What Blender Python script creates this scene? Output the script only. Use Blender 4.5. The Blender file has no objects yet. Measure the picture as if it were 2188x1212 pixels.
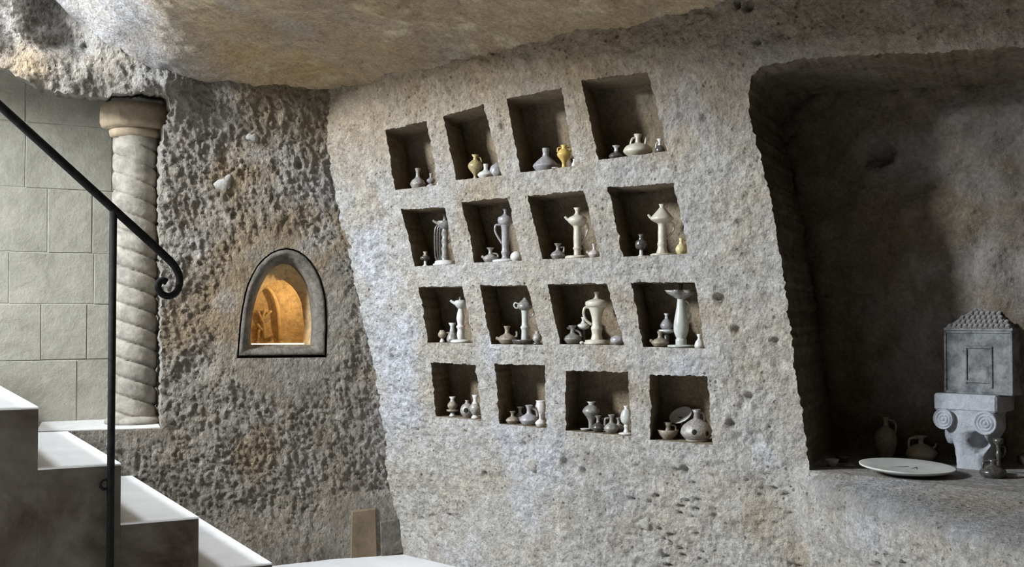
import bpy, math, random
import numpy as np
from mathutils import Vector
from mathutils.geometry import delaunay_2d_cdt as cdt

random.seed(7)
rng = np.random.default_rng(11)
C = bpy.context.scene.collection
EYE = 1.05                      # camera height above the cave floor (m)
F = 2500.0                      # focal length in pixels of the 2188 px wide frame
PITCH = math.atan(69 / F)

# ------------------------------------------------------------------ camera, world, lights, exposure
cam = bpy.data.cameras.new('camera')
cam.sensor_width = 36.0
cam.lens = F / 2188 * 36.0
cam.clip_start = 0.05
co = bpy.data.objects.new('camera', cam)
C.objects.link(co)
co.location = (0, 0, EYE)
co.rotation_euler = (math.pi / 2 + PITCH, 0, 0)
sc = bpy.context.scene
sc.camera = co
sc.view_settings.view_transform = 'Standard'
sc.view_settings.look = 'None'
sc.view_settings.gamma = 1
sc.view_settings.use_curve_mapping = False
sc.view_settings.exposure = 0.3

w = bpy.data.worlds.new('world')
sc.world = w
w.use_nodes = True
w.node_tree.nodes['Background'].inputs[0].default_value = (0.80, 0.90, 1.0, 1)
w.node_tree.nodes['Background'].inputs[1].default_value = 0.4


def area_light(name, loc, target, sx, sy, power, color):
    l = bpy.data.lights.new(name, 'AREA')
    l.shape = 'RECTANGLE'
    l.size, l.size_y = sx, sy
    l.energy = power
    l.color = color
    o = bpy.data.objects.new(name, l)
    C.objects.link(o)
    o.location = loc
    o.rotation_euler = (Vector(target) - Vector(loc)).to_track_quat('-Z', 'Y').to_euler()
    return o


# daylight falling in through the doorway at the head of the stairs, left of the frame
area_light('door_daylight', (-3.9, 2.60, EYE + 1.95), (0.3, 4.3, EYE - 0.1), 0.7, 0.9, 450, (0.87, 0.935, 1.0))
# sky opening over the stair shaft, above the frame
area_light('shaft_skylight', (-2.30, 3.75, EYE + 1.95), (-1.7, 4.2, EYE - 0.4), 0.5, 0.5, 46, (0.86, 0.93, 1.0))

# ------------------------------------------------------------------ helpers
def ray(px, py):
    a, b = (px - 1094) / F, (606 - py) / F
    cp, sp = math.cos(PITCH), math.sin(PITCH)
    return np.array([a, cp - b * sp, sp + b * cp])


def at_depth(px, py, Y):
    d = ray(px, py)
    p = d * (Y / d[1])
    return np.array([p[0], p[1], p[2] + EYE])


def at_height(px, py, z):       # point on the horizontal plane z (world)
    d = ray(px, py)
    p = d * ((z - EYE) / d[2])
    return np.array([p[0], p[1], z])


def smooth(a, b, x):
    t = np.clip((x - a) / (b - a), 0, 1)
    return t * t * (3 - 2 * t)


def _h(ix, iy, iz, s):
    h = (ix.astype(np.int64) * 374761393 + iy.astype(np.int64) * 668265263 + iz.astype(np.int64) * 2147483647 + s * 1274126177) & 0xFFFFFFFF
    h = ((h ^ (h >> 13)) * 1274126177) & 0xFFFFFFFF
    h = ((h ^ (h >> 15)) * 2246822519) & 0xFFFFFFFF
    return ((h ^ (h >> 16)) & 0xFFFFFF) / float(0xFFFFFF)


def vnoise(P, s=0):             # value noise, -1..1
    i = np.floor(P).astype(np.int64)
    f = P - i
    u = f * f * f * (f * (f * 6 - 15) + 10)
    r = 0
    for dx in (0, 1):
        wx = u[:, 0] if dx else 1 - u[:, 0]
        for dy in (0, 1):
            wy = u[:, 1] if dy else 1 - u[:, 1]
            for dz in (0, 1):
                wz = u[:, 2] if dz else 1 - u[:, 2]
                r = r + wx * wy * wz * _h(i[:, 0] + dx, i[:, 1] + dy, i[:, 2] + dz, s)
    return r * 2 - 1


ROT = np.array([[0.36, 0.48, -0.8], [-0.8, 0.6, 0.0], [0.48, 0.64, 0.6]])


def fbm(P, freq, octs=3, s=0, gain=0.5):
    Q = np.asarray(P, float) @ ROT.T * freq
    a, r, n = 1.0, 0, 0
    for k in range(octs):
        r = r + a * vnoise(Q, s + k * 17)
        n += a
        a *= gain
        Q = Q @ ROT.T * 2.03 + 13.7
    return r / n


def pits(P, freq, s=0, thr=0.35):   # 0..1 round pits, sparse
    Q = np.asarray(P, float) * freq
    i = np.floor(Q).astype(np.int64)
    best = np.full(len(Q), 9.0)
    for dx in (-1, 0, 1):
        for dy in (-1, 0, 1):
            for dz in (-1, 0, 1):
                j = i + np.array([dx, dy, dz])
                c = np.stack([_h(j[:, 0], j[:, 1], j[:, 2], s + k) for k in range(3)], 1)
                keep = _h(j[:, 0], j[:, 1], j[:, 2], s + 9) < 0.45
                d = np.linalg.norm(j + c - Q, axis=1)
                best = np.minimum(best, np.where(keep, d, 9))
    return 1 - smooth(thr * 0.45, thr, best)


def mesh(name, V, Fc, mat=None, parent=None, shade=True, loc=None, col=None):
    me = bpy.data.meshes.new(name)
    V = np.asarray(V, float)
    Fa = Fc if isinstance(Fc, np.ndarray) else None
    if Fa is not None:
        me.vertices.add(len(V))
        me.vertices.foreach_set('co', V.astype(np.float32).ravel())
        n, k = Fa.shape
        me.loops.add(n * k)
        me.loops.foreach_set('vertex_index', Fa.astype(np.int32).ravel())
        me.polygons.add(n)
        me.polygons.foreach_set('loop_start', np.arange(0, n * k, k, dtype=np.int32))
        me.polygons.foreach_set('loop_total', np.full(n, k, dtype=np.int32))
        me.update(calc_edges=True)
    else:
        me.from_pydata([tuple(v) for v in V], [], Fc)
    me.validate()
    if shade:
        me.polygons.foreach_set('use_smooth', np.ones(len(me.polygons), dtype=bool))
    if col is not None:
        at = me.attributes.new('tint', 'FLOAT_COLOR', 'POINT')
        at.data.foreach_set('color', np.concatenate([col, np.ones((len(col), 1))], 1).astype(np.float32).ravel())
    if mat:
        me.materials.append(mat)
    o = bpy.data.objects.new(name, me)
    C.objects.link(o)
    if parent:
        o.parent = parent
    if loc is not None:
        o.location = loc
    return o


def thing(name, label, cat, loc, rz=0, group=None):
    o = bpy.data.objects.new(name, None)
    o.empty_display_size = 0.05
    C.objects.link(o)
    o.location = loc
    o.rotation_euler = (0, 0, rz)
    o['label'], o['category'] = label, cat
    if group:
        o['group'] = group
    return o


def structure(o, label=None, cat=None):
    o['kind'] = 'structure'
    if label:
        o['label'] = label
    if cat:
        o['category'] = cat
    return o


class MB:                        # collects shapes of ONE part
    def __init__(s):
        s.v, s.f = [], []

    def add(s, V, Fc):
        b = len(s.v)
        s.v += [tuple(p) for p in V]
        s.f += [tuple(i + b for i in f) for f in Fc]
        return s

    def lathe(s, prof, seg=24, off=(0, 0, 0), wav=None):
        V, Fc, rows = [], [], []
        for r, z in prof:
            if r <= 1e-9:
                rows.append([len(V)])
                V.append((off[0], off[1], off[2] + z))
            else:
                row = []
                for k in range(seg):
                    a = 2 * math.pi * k / seg
                    rr = r * (1 + (wav(a, z) if wav else 0))
                    row.append(len(V))
                    V.append((off[0] + rr * math.cos(a), off[1] + rr * math.sin(a), off[2] + z))
                rows.append(row)
        for A, B in zip(rows, rows[1:]):
            for k in range(seg):
                q = (k + 1) % seg
                if len(A) == 1 and len(B) > 1:
                    Fc.append((A[0], B[q], B[k]))
                elif len(B) == 1 and len(A) > 1:
                    Fc.append((A[k], A[q], B[0]))
                elif len(A) > 1:
                    Fc.append((A[k], A[q], B[q], B[k]))
        return s.add(V, Fc)

    def tube(s, pts, rad, seg=10):
        P = [Vector(p) for p in pts]
        R = rad if isinstance(rad, (list, tuple)) else [rad] * len(P)
        V, Fc = [], []
        up = None
        for i, p in enumerate(P):
            t = (P[min(i + 1, len(P) - 1)] - P[max(i - 1, 0)]).normalized()
            if up is None:
                up = Vector((0, 1, 0)) if abs(t.y) < 0.9 else Vector((1, 0, 0))
            x = up.cross(t).normalized()
            up = t.cross(x).normalized()
            for k in range(seg):
                a = 2 * math.pi * k / seg
                V.append(p + x * (R[i] * math.cos(a)) + up * (R[i] * math.sin(a)))
        for i in range(len(P) - 1):
            for k in range(seg):
                q = (k + 1) % seg
                Fc.append((i * seg + k, i * seg + q, (i + 1) * seg + q, (i + 1) * seg + k))
        Fc.append(tuple(reversed(range(seg))))
        Fc.append(tuple((len(P) - 1) * seg + k for k in range(seg)))
        return s.add(V, Fc)

    def box(s, x0, x1, y0, y1, z0, z1, b=0.0):
        if b <= 0:
            V = [(x, y, z) for z in (z0, z1) for y in (y0, y1) for x in (x0, x1)]
            return s.add(V, [(0, 2, 3, 1), (4, 5, 7, 6), (0, 1, 5, 4), (2, 6, 7, 3), (0, 4, 6, 2), (1, 3, 7, 5)])
        V, idx = [], {}                       # chamfered box
        for sx in (0, 1):
            for sy in (0, 1):
                for sz in (0, 1):
                    c = ((x0, x1)[sx], (y0, y1)[sy], (z0, z1)[sz])
                    d = (b if sx == 0 else -b, b if sy == 0 else -b, b if sz == 0 else -b)
                    for ax in range(3):
                        p = [c[i] + (0 if i == ax else d[i]) for i in range(3)]
                        idx[(sx, sy, sz, ax)] = len(V)
                        V.append(p)
        g = lambda a, bb, c, ax: idx[(a, bb, c, ax)]
        Fc = []
        for v in (0, 1):
            q = [(0, 0), (1, 0), (1, 1), (0, 1)]
            Fc.append([g(v, a, c, 0) for a, c in (q if v else q[::-1])])
            Fc.append([g(a, v, c, 1) for a, c in (q[::-1] if v else q)])
            Fc.append([g(a, c, v, 2) for a, c in (q if v else q[::-1])])
        for a in (0, 1):
            for c in (0, 1):
                Fc.append([g(0, a, c, 1), g(1, a, c, 1), g(1, a, c, 2), g(0, a, c, 2)])
                Fc.append([g(a, 0, c, 0), g(a, 1, c, 0), g(a, 1, c, 2), g(a, 0, c, 2)])
                Fc.append([g(a, c, 0, 0), g(a, c, 1, 0), g(a, c, 1, 1), g(a, c, 0, 1)])
        for a in (0, 1):
            for c in (0, 1):
                for e in (0, 1):
                    Fc.append([g(a, c, e, 0), g(a, c, e, 1), g(a, c, e, 2)])
        return s.add(V, Fc)

    def build(s, name, mat, parent=None, shade=True, loc=None, auto=None):
        o = mesh(name, s.v, s.f, mat, parent, shade, loc)
        import bmesh
        bm = bmesh.new()
        bm.from_mesh(o.data)
        bmesh.ops.recalc_face_normals(bm, faces=bm.faces)
        bm.to_mesh(o.data)
        bm.free()
        if auto:
            o.data.set_sharp_from_angle(angle=auto)
        return o


def spline(pts, n=6):            # Catmull-Rom through the points
    P = [np.array(p, float) for p in pts]
    out = []
    for i in range(len(P) - 1):
        a, b, c, d = P[max(i - 1, 0)], P[i], P[i + 1], P[min(i + 2, len(P) - 1)]
        for k in range(n):
            t = k / n
            out.append(0.5 * ((2 * b) + (c - a) * t + (2 * a - 5 * b + 4 * c - d) * t * t + (3 * b - a - 3 * c + d) * t ** 3))
    out.append(P[-1])
    return out


# ------------------------------------------------------------------ materials
def nodes(name):
    m = bpy.data.materials.new(name)
    m.use_nodes = True
    nt = m.node_tree
    return m, nt, nt.nodes['Principled BSDF'], (lambda t: nt.nodes.new(t)), nt.links.new


def ramp(nt, a, b, ca, cb):
    r = nt.nodes.new('ShaderNodeValToRGB')
    r.color_ramp.elements[0].position, r.color_ramp.elements[1].position = a, b
    r.color_ramp.elements[0].color, r.color_ramp.elements[1].color = (*ca, 1), (*cb, 1)
    return r


def noise(nt, scale, detail=6, rough=0.6, dist=0.0, vec=None):
    n = nt.nodes.new('ShaderNodeTexNoise')
    n.inputs['Scale'].default_value = scale
    n.inputs['Detail'].default_value = detail
    n.inputs['Roughness'].default_value = rough
    n.inputs['Distortion'].default_value = dist
    if vec is not None:
        nt.links.new(vec, n.inputs['Vector'])
    return n


def mul(nt, a, b, fac=1.0, mode='MULTIPLY'):
    x = nt.nodes.new('ShaderNodeMix')
    x.data_type = 'RGBA'
    x.blend_type = mode
    x.inputs[0].default_value = fac
    nt.links.new(a, x.inputs[6])
    nt.links.new(b, x.inputs[7])
    return x.outputs[2]


def rock_mat(name, bump=0.7, grain=1.0, stretch=(1, 1, 1), rot=(0, 0, 0), pit=1.0, base=None, contrast=1.0):
    m, nt, bs, N, L = nodes(name)
    tc = N('ShaderNodeTexCoord')
    mp = N('ShaderNodeMapping')
    mp.inputs['Scale'].default_value = stretch
    mp.inputs['Rotation'].default_value = rot
    L(tc.outputs['Object'], mp.inputs['Vector'])
    v = mp.outputs['Vector']
    if base is None:
        at = N('ShaderNodeAttribute')
        at.attribute_name = 'tint'
        c = at.outputs['Color']
    else:
        rgb = N('ShaderNodeRGB')
        rgb.outputs[0].default_value = (*base, 1)
        c = rgb.outputs[0]
    k = 0.17 * contrast
    n1 = noise(nt, 22 * grain, 8, 0.65, 0.3, v)
    r1 = ramp(nt, 0.33, 0.68, (1 - 1.5 * k, 1 - 1.6 * k, 1 - 1.75 * k), (1 + k, 1 + k, 1 + 1.02 * k))
    L(n1.outputs['Fac'], r1.inputs[0])
    c = mul(nt, c, r1.outputs[0])
    n2 = noise(nt, 95 * grain, 8, 0.75, 0.3, v)
    r2 = ramp(nt, 0.36, 0.64, (1 - 1.7 * k, 1 - 1.75 * k, 1 - 1.8 * k), (1 + 1.2 * k,) * 3)
    L(n2.outputs['Fac'], r2.inputs[0])
    c = mul(nt, c, r2.outputs[0])
    n3 = noise(nt, 4.5, 4, 0.6, 0.0, tc.outputs['Object'])
    r3 = ramp(nt, 0.40, 0.66, (1.0, 1.0, 1.0), (0.86, 0.77, 0.62))
    L(n3.outputs['Fac'], r3.inputs[0])
    c = mul(nt, c, r3.outputs[0], 0.6)
    vo = N('ShaderNodeTexVoronoi')
    vo.inputs['Scale'].default_value = 36 * grain
    L(v, vo.inputs['Vector'])
    rp = ramp(nt, 0.10, 0.24, (0.25, 0.22, 0.2), (1, 1, 1))
    L(vo.outputs['Distance'], rp.inputs[0])
    n4 = noise(nt, 9, 2, 0.5, 0, v)
    r4 = ramp(nt, 0.50, 0.60, (0, 0, 0), (pit, pit, pit))
    L(n4.outputs['Fac'], r4.inputs[0])
    mx = N('ShaderNodeMix')
    mx.data_type = 'RGBA'
    mx.blend_type = 'MULTIPLY'
    L(r4.outputs[0], mx.inputs[0])
    L(c, mx.inputs[6])
    L(rp.outputs[0], mx.inputs[7])
    L(mx.outputs[2], bs.inputs['Base Color'])
    bs.inputs['Roughness'].default_value = 0.92
    bs.inputs['Specular IOR Level'].default_value = 0.25
    b1 = N('ShaderNodeBump')
    b1.inputs['Strength'].default_value = bump
    b1.inputs['Distance'].default_value = 0.034
    n5 = noise(nt, 62 * grain, 8, 0.62, 0.12, v)
    L(n5.outputs['Fac'], b1.inputs['Height'])
    b2 = N('ShaderNodeBump')
    b2.inputs['Strength'].default_value = bump * 0.8
    b2.inputs['Distance'].default_value = 0.008
    L(rp.outputs[0], b2.inputs['Height'])
    L(b1.outputs[0], b2.inputs['Normal'])
    L(b2.outputs[0], bs.inputs['Normal'])
    return m


def plain_mat(name, color, rough=0.6, var=0.15, scale=30, bump=0.15, spec=0.5, dark=None, metal=0.0, bdist=0.004, coat=0.0):
    m, nt, bs, N, L = nodes(name)
    tc = N('ShaderNodeTexCoord')
    n1 = noise(nt, scale, 6, 0.65, 0.3, tc.outputs['Object'])
    lo = dark or tuple(c * (1 - 2 * var) for c in color)
    r1 = ramp(nt, 0.32, 0.62, lo, tuple(min(1, c * (1 + var)) for c in color))
    L(n1.outputs['Fac'], r1.inputs[0])
    L(r1.outputs[0], bs.inputs['Base Color'])
    bs.inputs['Roughness'].default_value = rough
    bs.inputs['Specular IOR Level'].default_value = spec
    bs.inputs['Metallic'].default_value = metal
    bs.inputs['Coat Weight'].default_value = coat
    bs.inputs['Coat Roughness'].default_value = 0.12
    b = N('ShaderNodeBump')
    b.inputs['Strength'].default_value = bump
    b.inputs['Distance'].default_value = bdist
    n2 = noise(nt, scale * 2.5, 8, 0.7, 0, tc.outputs['Object'])
    L(n2.outputs['Fac'], b.inputs['Height'])
    L(b.outputs[0], bs.inputs['Normal'])
    return m


ROCK = rock_mat('carved_tufa', 0.75, 1.0, pit=0.8)
ROCK_BACK = rock_mat('rough_hewn_tufa', 1.0, 0.9, stretch=(1.25, 1.25, 0.8), rot=(0, 0.6, 0), pit=0.25, contrast=1.0)
ROCK_CEIL = rock_mat('stained_cave_ceiling', 0.55, 0.8, pit=0.25, contrast=1.0)
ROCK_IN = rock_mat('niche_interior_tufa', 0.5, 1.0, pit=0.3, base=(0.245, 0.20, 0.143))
ROCK_ALC = rock_mat('alcove_interior_tufa', 0.5, 0.7, pit=0.3)
ASHLAR = plain_mat('plastered_ashlar', (0.315, 0.298, 0.245), 0.9, 0.10, 7, 0.7, 0.2, bdist=0.01)
MORTAR = plain_mat('lime_mortar', (0.36, 0.345, 0.295), 0.95, 0.10, 25, 0.5, 0.2, bdist=0.01)
LIMESTONE = plain_mat('column_limestone', (0.26, 0.235, 0.198), 0.85, 0.2, 18, 0.5, 0.25, bdist=0.01)
TREAD = plain_mat('white_stair_limestone', (0.80, 0.80, 0.80), 0.7, 0.04, 6, 0.12, 0.3)
STEPSIDE = plain_mat('stained_stair_side', (0.125, 0.112, 0.09), 0.9, 0.2, 3.5, 0.4, 0.2, dark=(0.04, 0.028, 0.016), bdist=0.008)
FLOOR = plain_mat('pale_floor_stone', (0.60, 0.595, 0.59), 0.75, 0.05, 5, 0.15, 0.3)
IRON = plain_mat('black_wrought_iron', (0.010, 0.0095, 0.0095), 0.65, 0.3, 60, 0.25, 0.10)
BEIGE = plain_mat('smooth_beige_block', (0.17, 0.128, 0.083), 0.85, 0.15, 14, 0.5, 0.2)
SURROUND = plain_mat('arch_surround_stone', (0.155, 0.138, 0.115), 0.9, 0.25, 30, 1.0, 0.2, bdist=0.01)
CHAMBER = plain_mat('lit_chamber_stone', (0.55, 0.40, 0.21), 0.85, 0.15, 45, 0.7, 0.2, bdist=0.01)

SILLST = plain_mat('worn_sill_stone', (0.50, 0.49, 0.47), 0.8, 0.08, 14, 0.3, 0.3)
DARKROCK = plain_mat('dark_room_rock', (0.13, 0.115, 0.09), 0.95, 0.2, 6, 0.5, 0.2)  # dark colour chosen so the unseen walls bounce little light
CAPSTONE = plain_mat('tan_capital_stone', (0.34, 0.27, 0.185), 0.9, 0.15, 14, 0.5, 0.2, bdist=0.01)
CER = {
    'cream': plain_mat('cream_glazed_ceramic', (0.515, 0.476, 0.382), 0.32, 0.08, 60, 0.12, 0.5),
    'white': plain_mat('white_glazed_ceramic', (0.562, 0.554, 0.523), 0.35, 0.06, 60, 0.12, 0.5),
    'pale': plain_mat('pale_grey_green_ceramic', (0.445, 0.460, 0.429), 0.22, 0.10, 60, 0.1, 0.5),
    'grey': plain_mat('grey_glazed_ceramic', (0.236, 0.225, 0.208), 0.29, 0.24, 90, 0.15, 0.5),
    'lilac': plain_mat('lilac_grey_ceramic', (0.301, 0.288, 0.294), 0.24, 0.16, 70, 0.12, 0.5),
    'dark': plain_mat('dark_glazed_ceramic', (0.080, 0.073, 0.065), 0.21, 0.30, 90, 0.12, 0.6),
    'tan': plain_mat('tan_clay_ceramic', (0.268, 0.225, 0.170), 0.38, 0.24, 90, 0.15, 0.4),
    'olive': plain_mat('olive_brown_glaze', (0.36, 0.29, 0.14), 0.3, 0.2, 60, 0.12, 0.5),
    'ochre': plain_mat('ochre_yellow_glaze', (0.52, 0.36, 0.10), 0.3, 0.15, 60, 0.12, 0.5),
    'yellow': plain_mat('pale_yellow_glaze', (0.58, 0.50, 0.26), 0.35, 0.15, 60, 0.12, 0.5),
    'pink': plain_mat('pinkish_white_ceramic', (0.468, 0.421, 0.406), 0.4, 0.1, 60, 0.12, 0.5),
    'speck': plain_mat('speckled_grey_ceramic', (0.292, 0.275, 0.251), 0.30, 0.30, 140, 0.2, 0.5, dark=(0.14, 0.12, 0.11)),
}

# ------------------------------------------------------------------ the rock surfaces
class Surf:
    """vertical rock face: origin, horizontal tangent, normal into the room, offset(t, z) along the normal"""
    def __init__(s, O, T, off):
        s.O = np.array(O, float)
        s.T = np.array(T, float) / np.linalg.norm(T)
        n = np.array([s.T[1], -s.T[0]])
        if n @ (-s.O) < 0:
            n = -n
        s.N = n
        s.off = off

    def hit(s, px, py, extra=0.0):
        d = ray(px, py)
        o = 0.0
        for _ in range(80):
            k = (s.O @ s.N + o) / (d[:2] @ s.N)
            p = d * k
            t = (p[:2] - s.O) @ s.T
            z = p[2]
            o = o + 0.5 * (float(s.off(np.array([t]), np.array([z]))[0]) + extra - o)
        return np.array([t, z])

    def pos(s, tz, extra=0.0):
        tz = np.asarray(tz, float)
        o = s.off(tz[:, 0], tz[:, 1]) + extra
        xy = s.O + tz[:, :1] * s.T + o[:, None] * s.N
        return np.concatenate([xy, tz[:, 1:] + EYE], 1)


ZS = -0.479                       # alcove shelf, relative to the eye


def off_right(t, z):
    o = 0.13 * (z + 1.05) + 0.02 * (z + 1.05) ** 2
    B = np.clip((t - 2.02) * 0.58, 0, 0.62)
    q = np.clip((ZS - z) / 0.075, 0, 1)
    o = o + B * np.sqrt(np.clip(1 - (1 - q) ** 2, 0, 1)) * (1 - 0.25 * smooth(0.0, 0.55, ZS - z))
    return o


def off_back(s, z):
    o = 0.10 * smooth(0.74, 0.98, z) * (1 - smooth(0.35, 0.8, s))      # rock lip over the stair opening
    o = o + 0.10 * smooth(0.70, 1.05, z) * smooth(0.3, 0.8, s)         # curls into the ceiling
    o = o - 0.03 * np.exp(-((z - 0.45) / 0.35) ** 2) * smooth(0.3, 0.6, s)
    o = o + 0.07 * (1 - smooth(-1.05, -0.8, z)) * (1 - smooth(0.7, 1.1, s))
    return o


RIGHT = Surf((-0.485, 5.181), (0.703, -0.711), off_right)
BACK = Surf((-1.786, 4.726), (0.944, 0.330), off_back)
CUT = np.array([0.40, 0.917, 0.0])


def resample(loop, step):
    L = [np.array(p, float) for p in loop]
    out = []
    for a, b in zip(L, L[1:] + L[:1]):
        n = max(1, int(round(np.linalg.norm(b - a) / step)))
        for k in range(n):
            out.append(a + (b - a) * k / n)
    return np.array(out)


def ragged(loop, amp, seed=0, quiet=None):
    n = len(loop)
    tan = np.roll(loop, -1, 0) - np.roll(loop, 1, 0)
    tan /= np.linalg.norm(tan, axis=1)[:, None] + 1e-9
    nor = np.stack([tan[:, 1], -tan[:, 0]], 1)
    P = np.concatenate([loop, np.full((n, 1), seed * 3.1)], 1)
    d = amp * (fbm(P, 22, 2, seed) * 0.8 + fbm(P, 95, 2, seed + 5) * 1.2)
    if quiet is not None:
        d = d * quiet(loop)
    return loop + nor * d[:, None]


def inside(pts, poly):
    x, y = pts[:, 0], pts[:, 1]
    r = np.zeros(len(pts), bool)
    for a, b in zip(poly, np.roll(poly, -1, 0)):
        c = ((a[1] > y) != (b[1] > y))
        if c.any():
            xx = (b[0] - a[0]) * (y - a[1]) / (b[1] - a[1] + 1e-12) + a[0]
            r ^= c & (x < xx)
    return r


def triangulate(pts, loops, keep_inside=None):
    allp = [pts] + loops
    P = np.concatenate(allp)
    edges, b = [], len(pts)
    for l in loops:
        n = len(l)
        edges += [(b + k, b + (k + 1) % n) for k in range(n)]
        b += n
    r = cdt([Vector(p) for p in P], edges, [], 0, 1e-7)
    V = np.array([tuple(v) for v in r[0]])
    Fc = np.array([f for f in r[2] if len(f) == 3])
    return V, Fc


def grid_pts(x0, x1, y0, y1, step, loops, jit=0.28):
    nx, ny = int((x1 - x0) / step) + 1, int((y1 - y0) / step) + 1
    X, Y = np.meshgrid(np.linspace(x0, x1, nx), np.linspace(y0, y1, ny))
    edge = (np.arange(nx)[None, :] % (nx - 1) == 0) | (np.arange(ny)[:, None] % (ny - 1) == 0)
    X = X + np.where(edge, 0, rng.uniform(-jit, jit, X.shape) * step)
    Y = Y + np.where(edge, 0, rng.uniform(-jit, jit, Y.shape) * step)
    p = np.stack([X.ravel(), Y.ravel()], 1)
    for l in loops:
        lo, hi = l.min(0) - step, l.max(0) + step
        m = np.where((p[:, 0] > lo[0]) & (p[:, 0] < hi[0]) & (p[:, 1] > lo[1]) & (p[:, 1] < hi[1]))[0]
        if not len(m):
            continue
        q = p[m]
        bad = inside(q, l)
        for k in range(0, len(l), 1):
            bad |= ((q - l[k]) ** 2).sum(1) < (0.5 * step) ** 2
        ok = np.ones(len(p), bool)
        ok[m[bad]] = False
        p = p[ok]
    return p


def sheet(name, ext, step, loops, posf, colf, mat):
    p = grid_pts(*ext, step, loops)
    V, Fc = triangulate(p, loops)
    cen = V[Fc].mean(1)
    drop = np.zeros(len(Fc), bool)
    for l in loops:
        lo, hi = l.min(0), l.max(0)
        m = np.where((cen > lo).all(1) & (cen < hi).all(1))[0]
        drop[m] |= inside(cen[m], l)
    Fc = Fc[~drop]
    X = posf(V)
    # face the room
    a, b, c = X[Fc[0, 0]], X[Fc[0, 1]], X[Fc[0, 2]]
    nn = np.cross(b - a, c - a)
    if nn @ (np.array([0, 0, EYE]) - a) < 0:
        Fc = Fc[:, ::-1]
    return mesh(name, X, np.ascontiguousarray(Fc), mat, col=colf(X, V))


def lerp(a, b, m):
    return a * (1 - m[:, None]) + np.asarray(b) * m[:, None]


# ---- wall_right: the sloping wall with the sixteen niches and the big alcove
_kd = []


def near_mouth(V):               # the dressed edges of the niches are flatter than the open rock
    from mathutils.kdtree import KDTree
    if not _kd:
        pts_ = np.concatenate(list(niche_loops.values()) + [alc_loop])
        k_ = KDTree(len(pts_))
        for i_, p_ in enumerate(pts_):
            k_.insert((p_[0], p_[1], 0), i_)
        k_.balance()
        _kd.append(k_)
    f_ = _kd[0].find
    dd_ = np.array([f_((p_[0], p_[1], 0))[2] for p_ in V])
    return 0.32 + 0.68 * smooth(0.015, 0.08, dd_)


DENTS = [(*RIGHT.hit(x, y), r * 4.3 / F) for x, y, r in ((1050, 106, 11), (940, 131, 9), (1020, 174, 8), (1597, 12, 13), (1072, 271, 12), (1575, 6, 10), (998, 121, 7),
                                                            (1190, 862, 6), (1255, 640, 9), (1535, 640, 14), (1560, 905, 12), (1430, 1165, 9))]


def rock_right(V):
    base = RIGHT.pos(V)
    shelf = smooth(0.0, 0.02, ZS - V[:, 1]) * (1 - smooth(0.09, 0.16, ZS - V[:, 1])) * smooth(2.05, 2.2, V[:, 0])
    low = 1 - 0.7 * (1 - smooth(-0.97, -0.86, V[:, 1])) * (1 - smooth(0.3, 0.8, V[:, 0]))
    a = (1 - 0.75 * shelf) * low
    wp = base + 0.02 * np.stack([fbm(base, 16, 2, 91), fbm(base, 16, 2, 92), fbm(base, 16, 2, 93)], 1)
    cr = np.maximum(1 - np.abs(fbm(wp, 21, 3, 8)) * 2.2, -0.1)
    cr2 = np.maximum(1 - np.abs(fbm(wp, 46, 2, 9)) * 2.2, -0.1)
    fine = (0.0095 * cr + 0.0068 * cr2 - 0.010) * (0.35 + 0.65 * smooth(-0.25, 0.35, fbm(base, 3.5, 2, 6)))
    d = 0.017 * fbm(base, 4.5, 2, 3) + 0.010 * fbm(base, 12, 2, 5)
    big = smooth(-0.1, 0.5, fbm(base, 3.0, 2, 21)) * (1 - smooth(-0.7, -0.2, V[:, 1])) + 0.25
    st = base * np.array([1.0, 1.0, 2.2])
    d = d - 0.016 * pits(st, 20, 4, 0.44) * big - 0.022 * pits(base, 9, 14, 0.2)
    nm = near_mouth(V)
    for tt, zz, rr in DENTS:
        dd_ = np.hypot(V[:, 0] - tt, V[:, 1] - zz)
        d = d - 0.03 * (1 - smooth(rr * 0.4, rr, dd_ + 0.3 * rr * fbm(base, 60, 2, 88)))
    d = d * a * nm + fine * a * (0.5 + 0.5 * nm)
    n3 = np.concatenate([RIGHT.N, [0.0]])
    return base + d[:, None] * n3


def col_right(X, V):
    c = np.tile([0.425, 0.41, 0.388], (len(X), 1))
    n = fbm(X, 3.2, 3, 31)
    c = lerp(c, (0.36, 0.305, 0.23), smooth(0.15, 0.6, n) * 0.7)
    n = fbm(X, 2.6, 3, 41)
    c = lerp(c, (0.46, 0.475, 0.515), smooth(0.0, 0.45, n) * 0.75)
    # brown stain near the ceiling and towards the far right top
    top = smooth(0.48, 0.86, V[:, 1] + 0.10 * fbm(X, 5, 2, 51))
    c = lerp(c, (0.33, 0.26, 0.175), top * 0.85)
    rt = smooth(1.3, 2.3, V[:, 0]) * smooth(0.35, 0.75, V[:, 1])
    c = lerp(c, (0.26, 0.235, 0.20), rt * 0.7)
    sh = smooth(0.0, 0.02, ZS - V[:, 1]) * (1 - smooth(0.05, 0.12, ZS - V[:, 1] + 0.03 * fbm(X, 8, 2, 57))) * smooth(2.05, 2.2, V[:, 0])
    c = lerp(c, (0.27, 0.272, 0.28), sh * 0.85)
    f = fbm(X, 55, 2, 61)
    return np.clip(c * (1 + 0.22 * f)[:, None], 0.02, 0.9)


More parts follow.
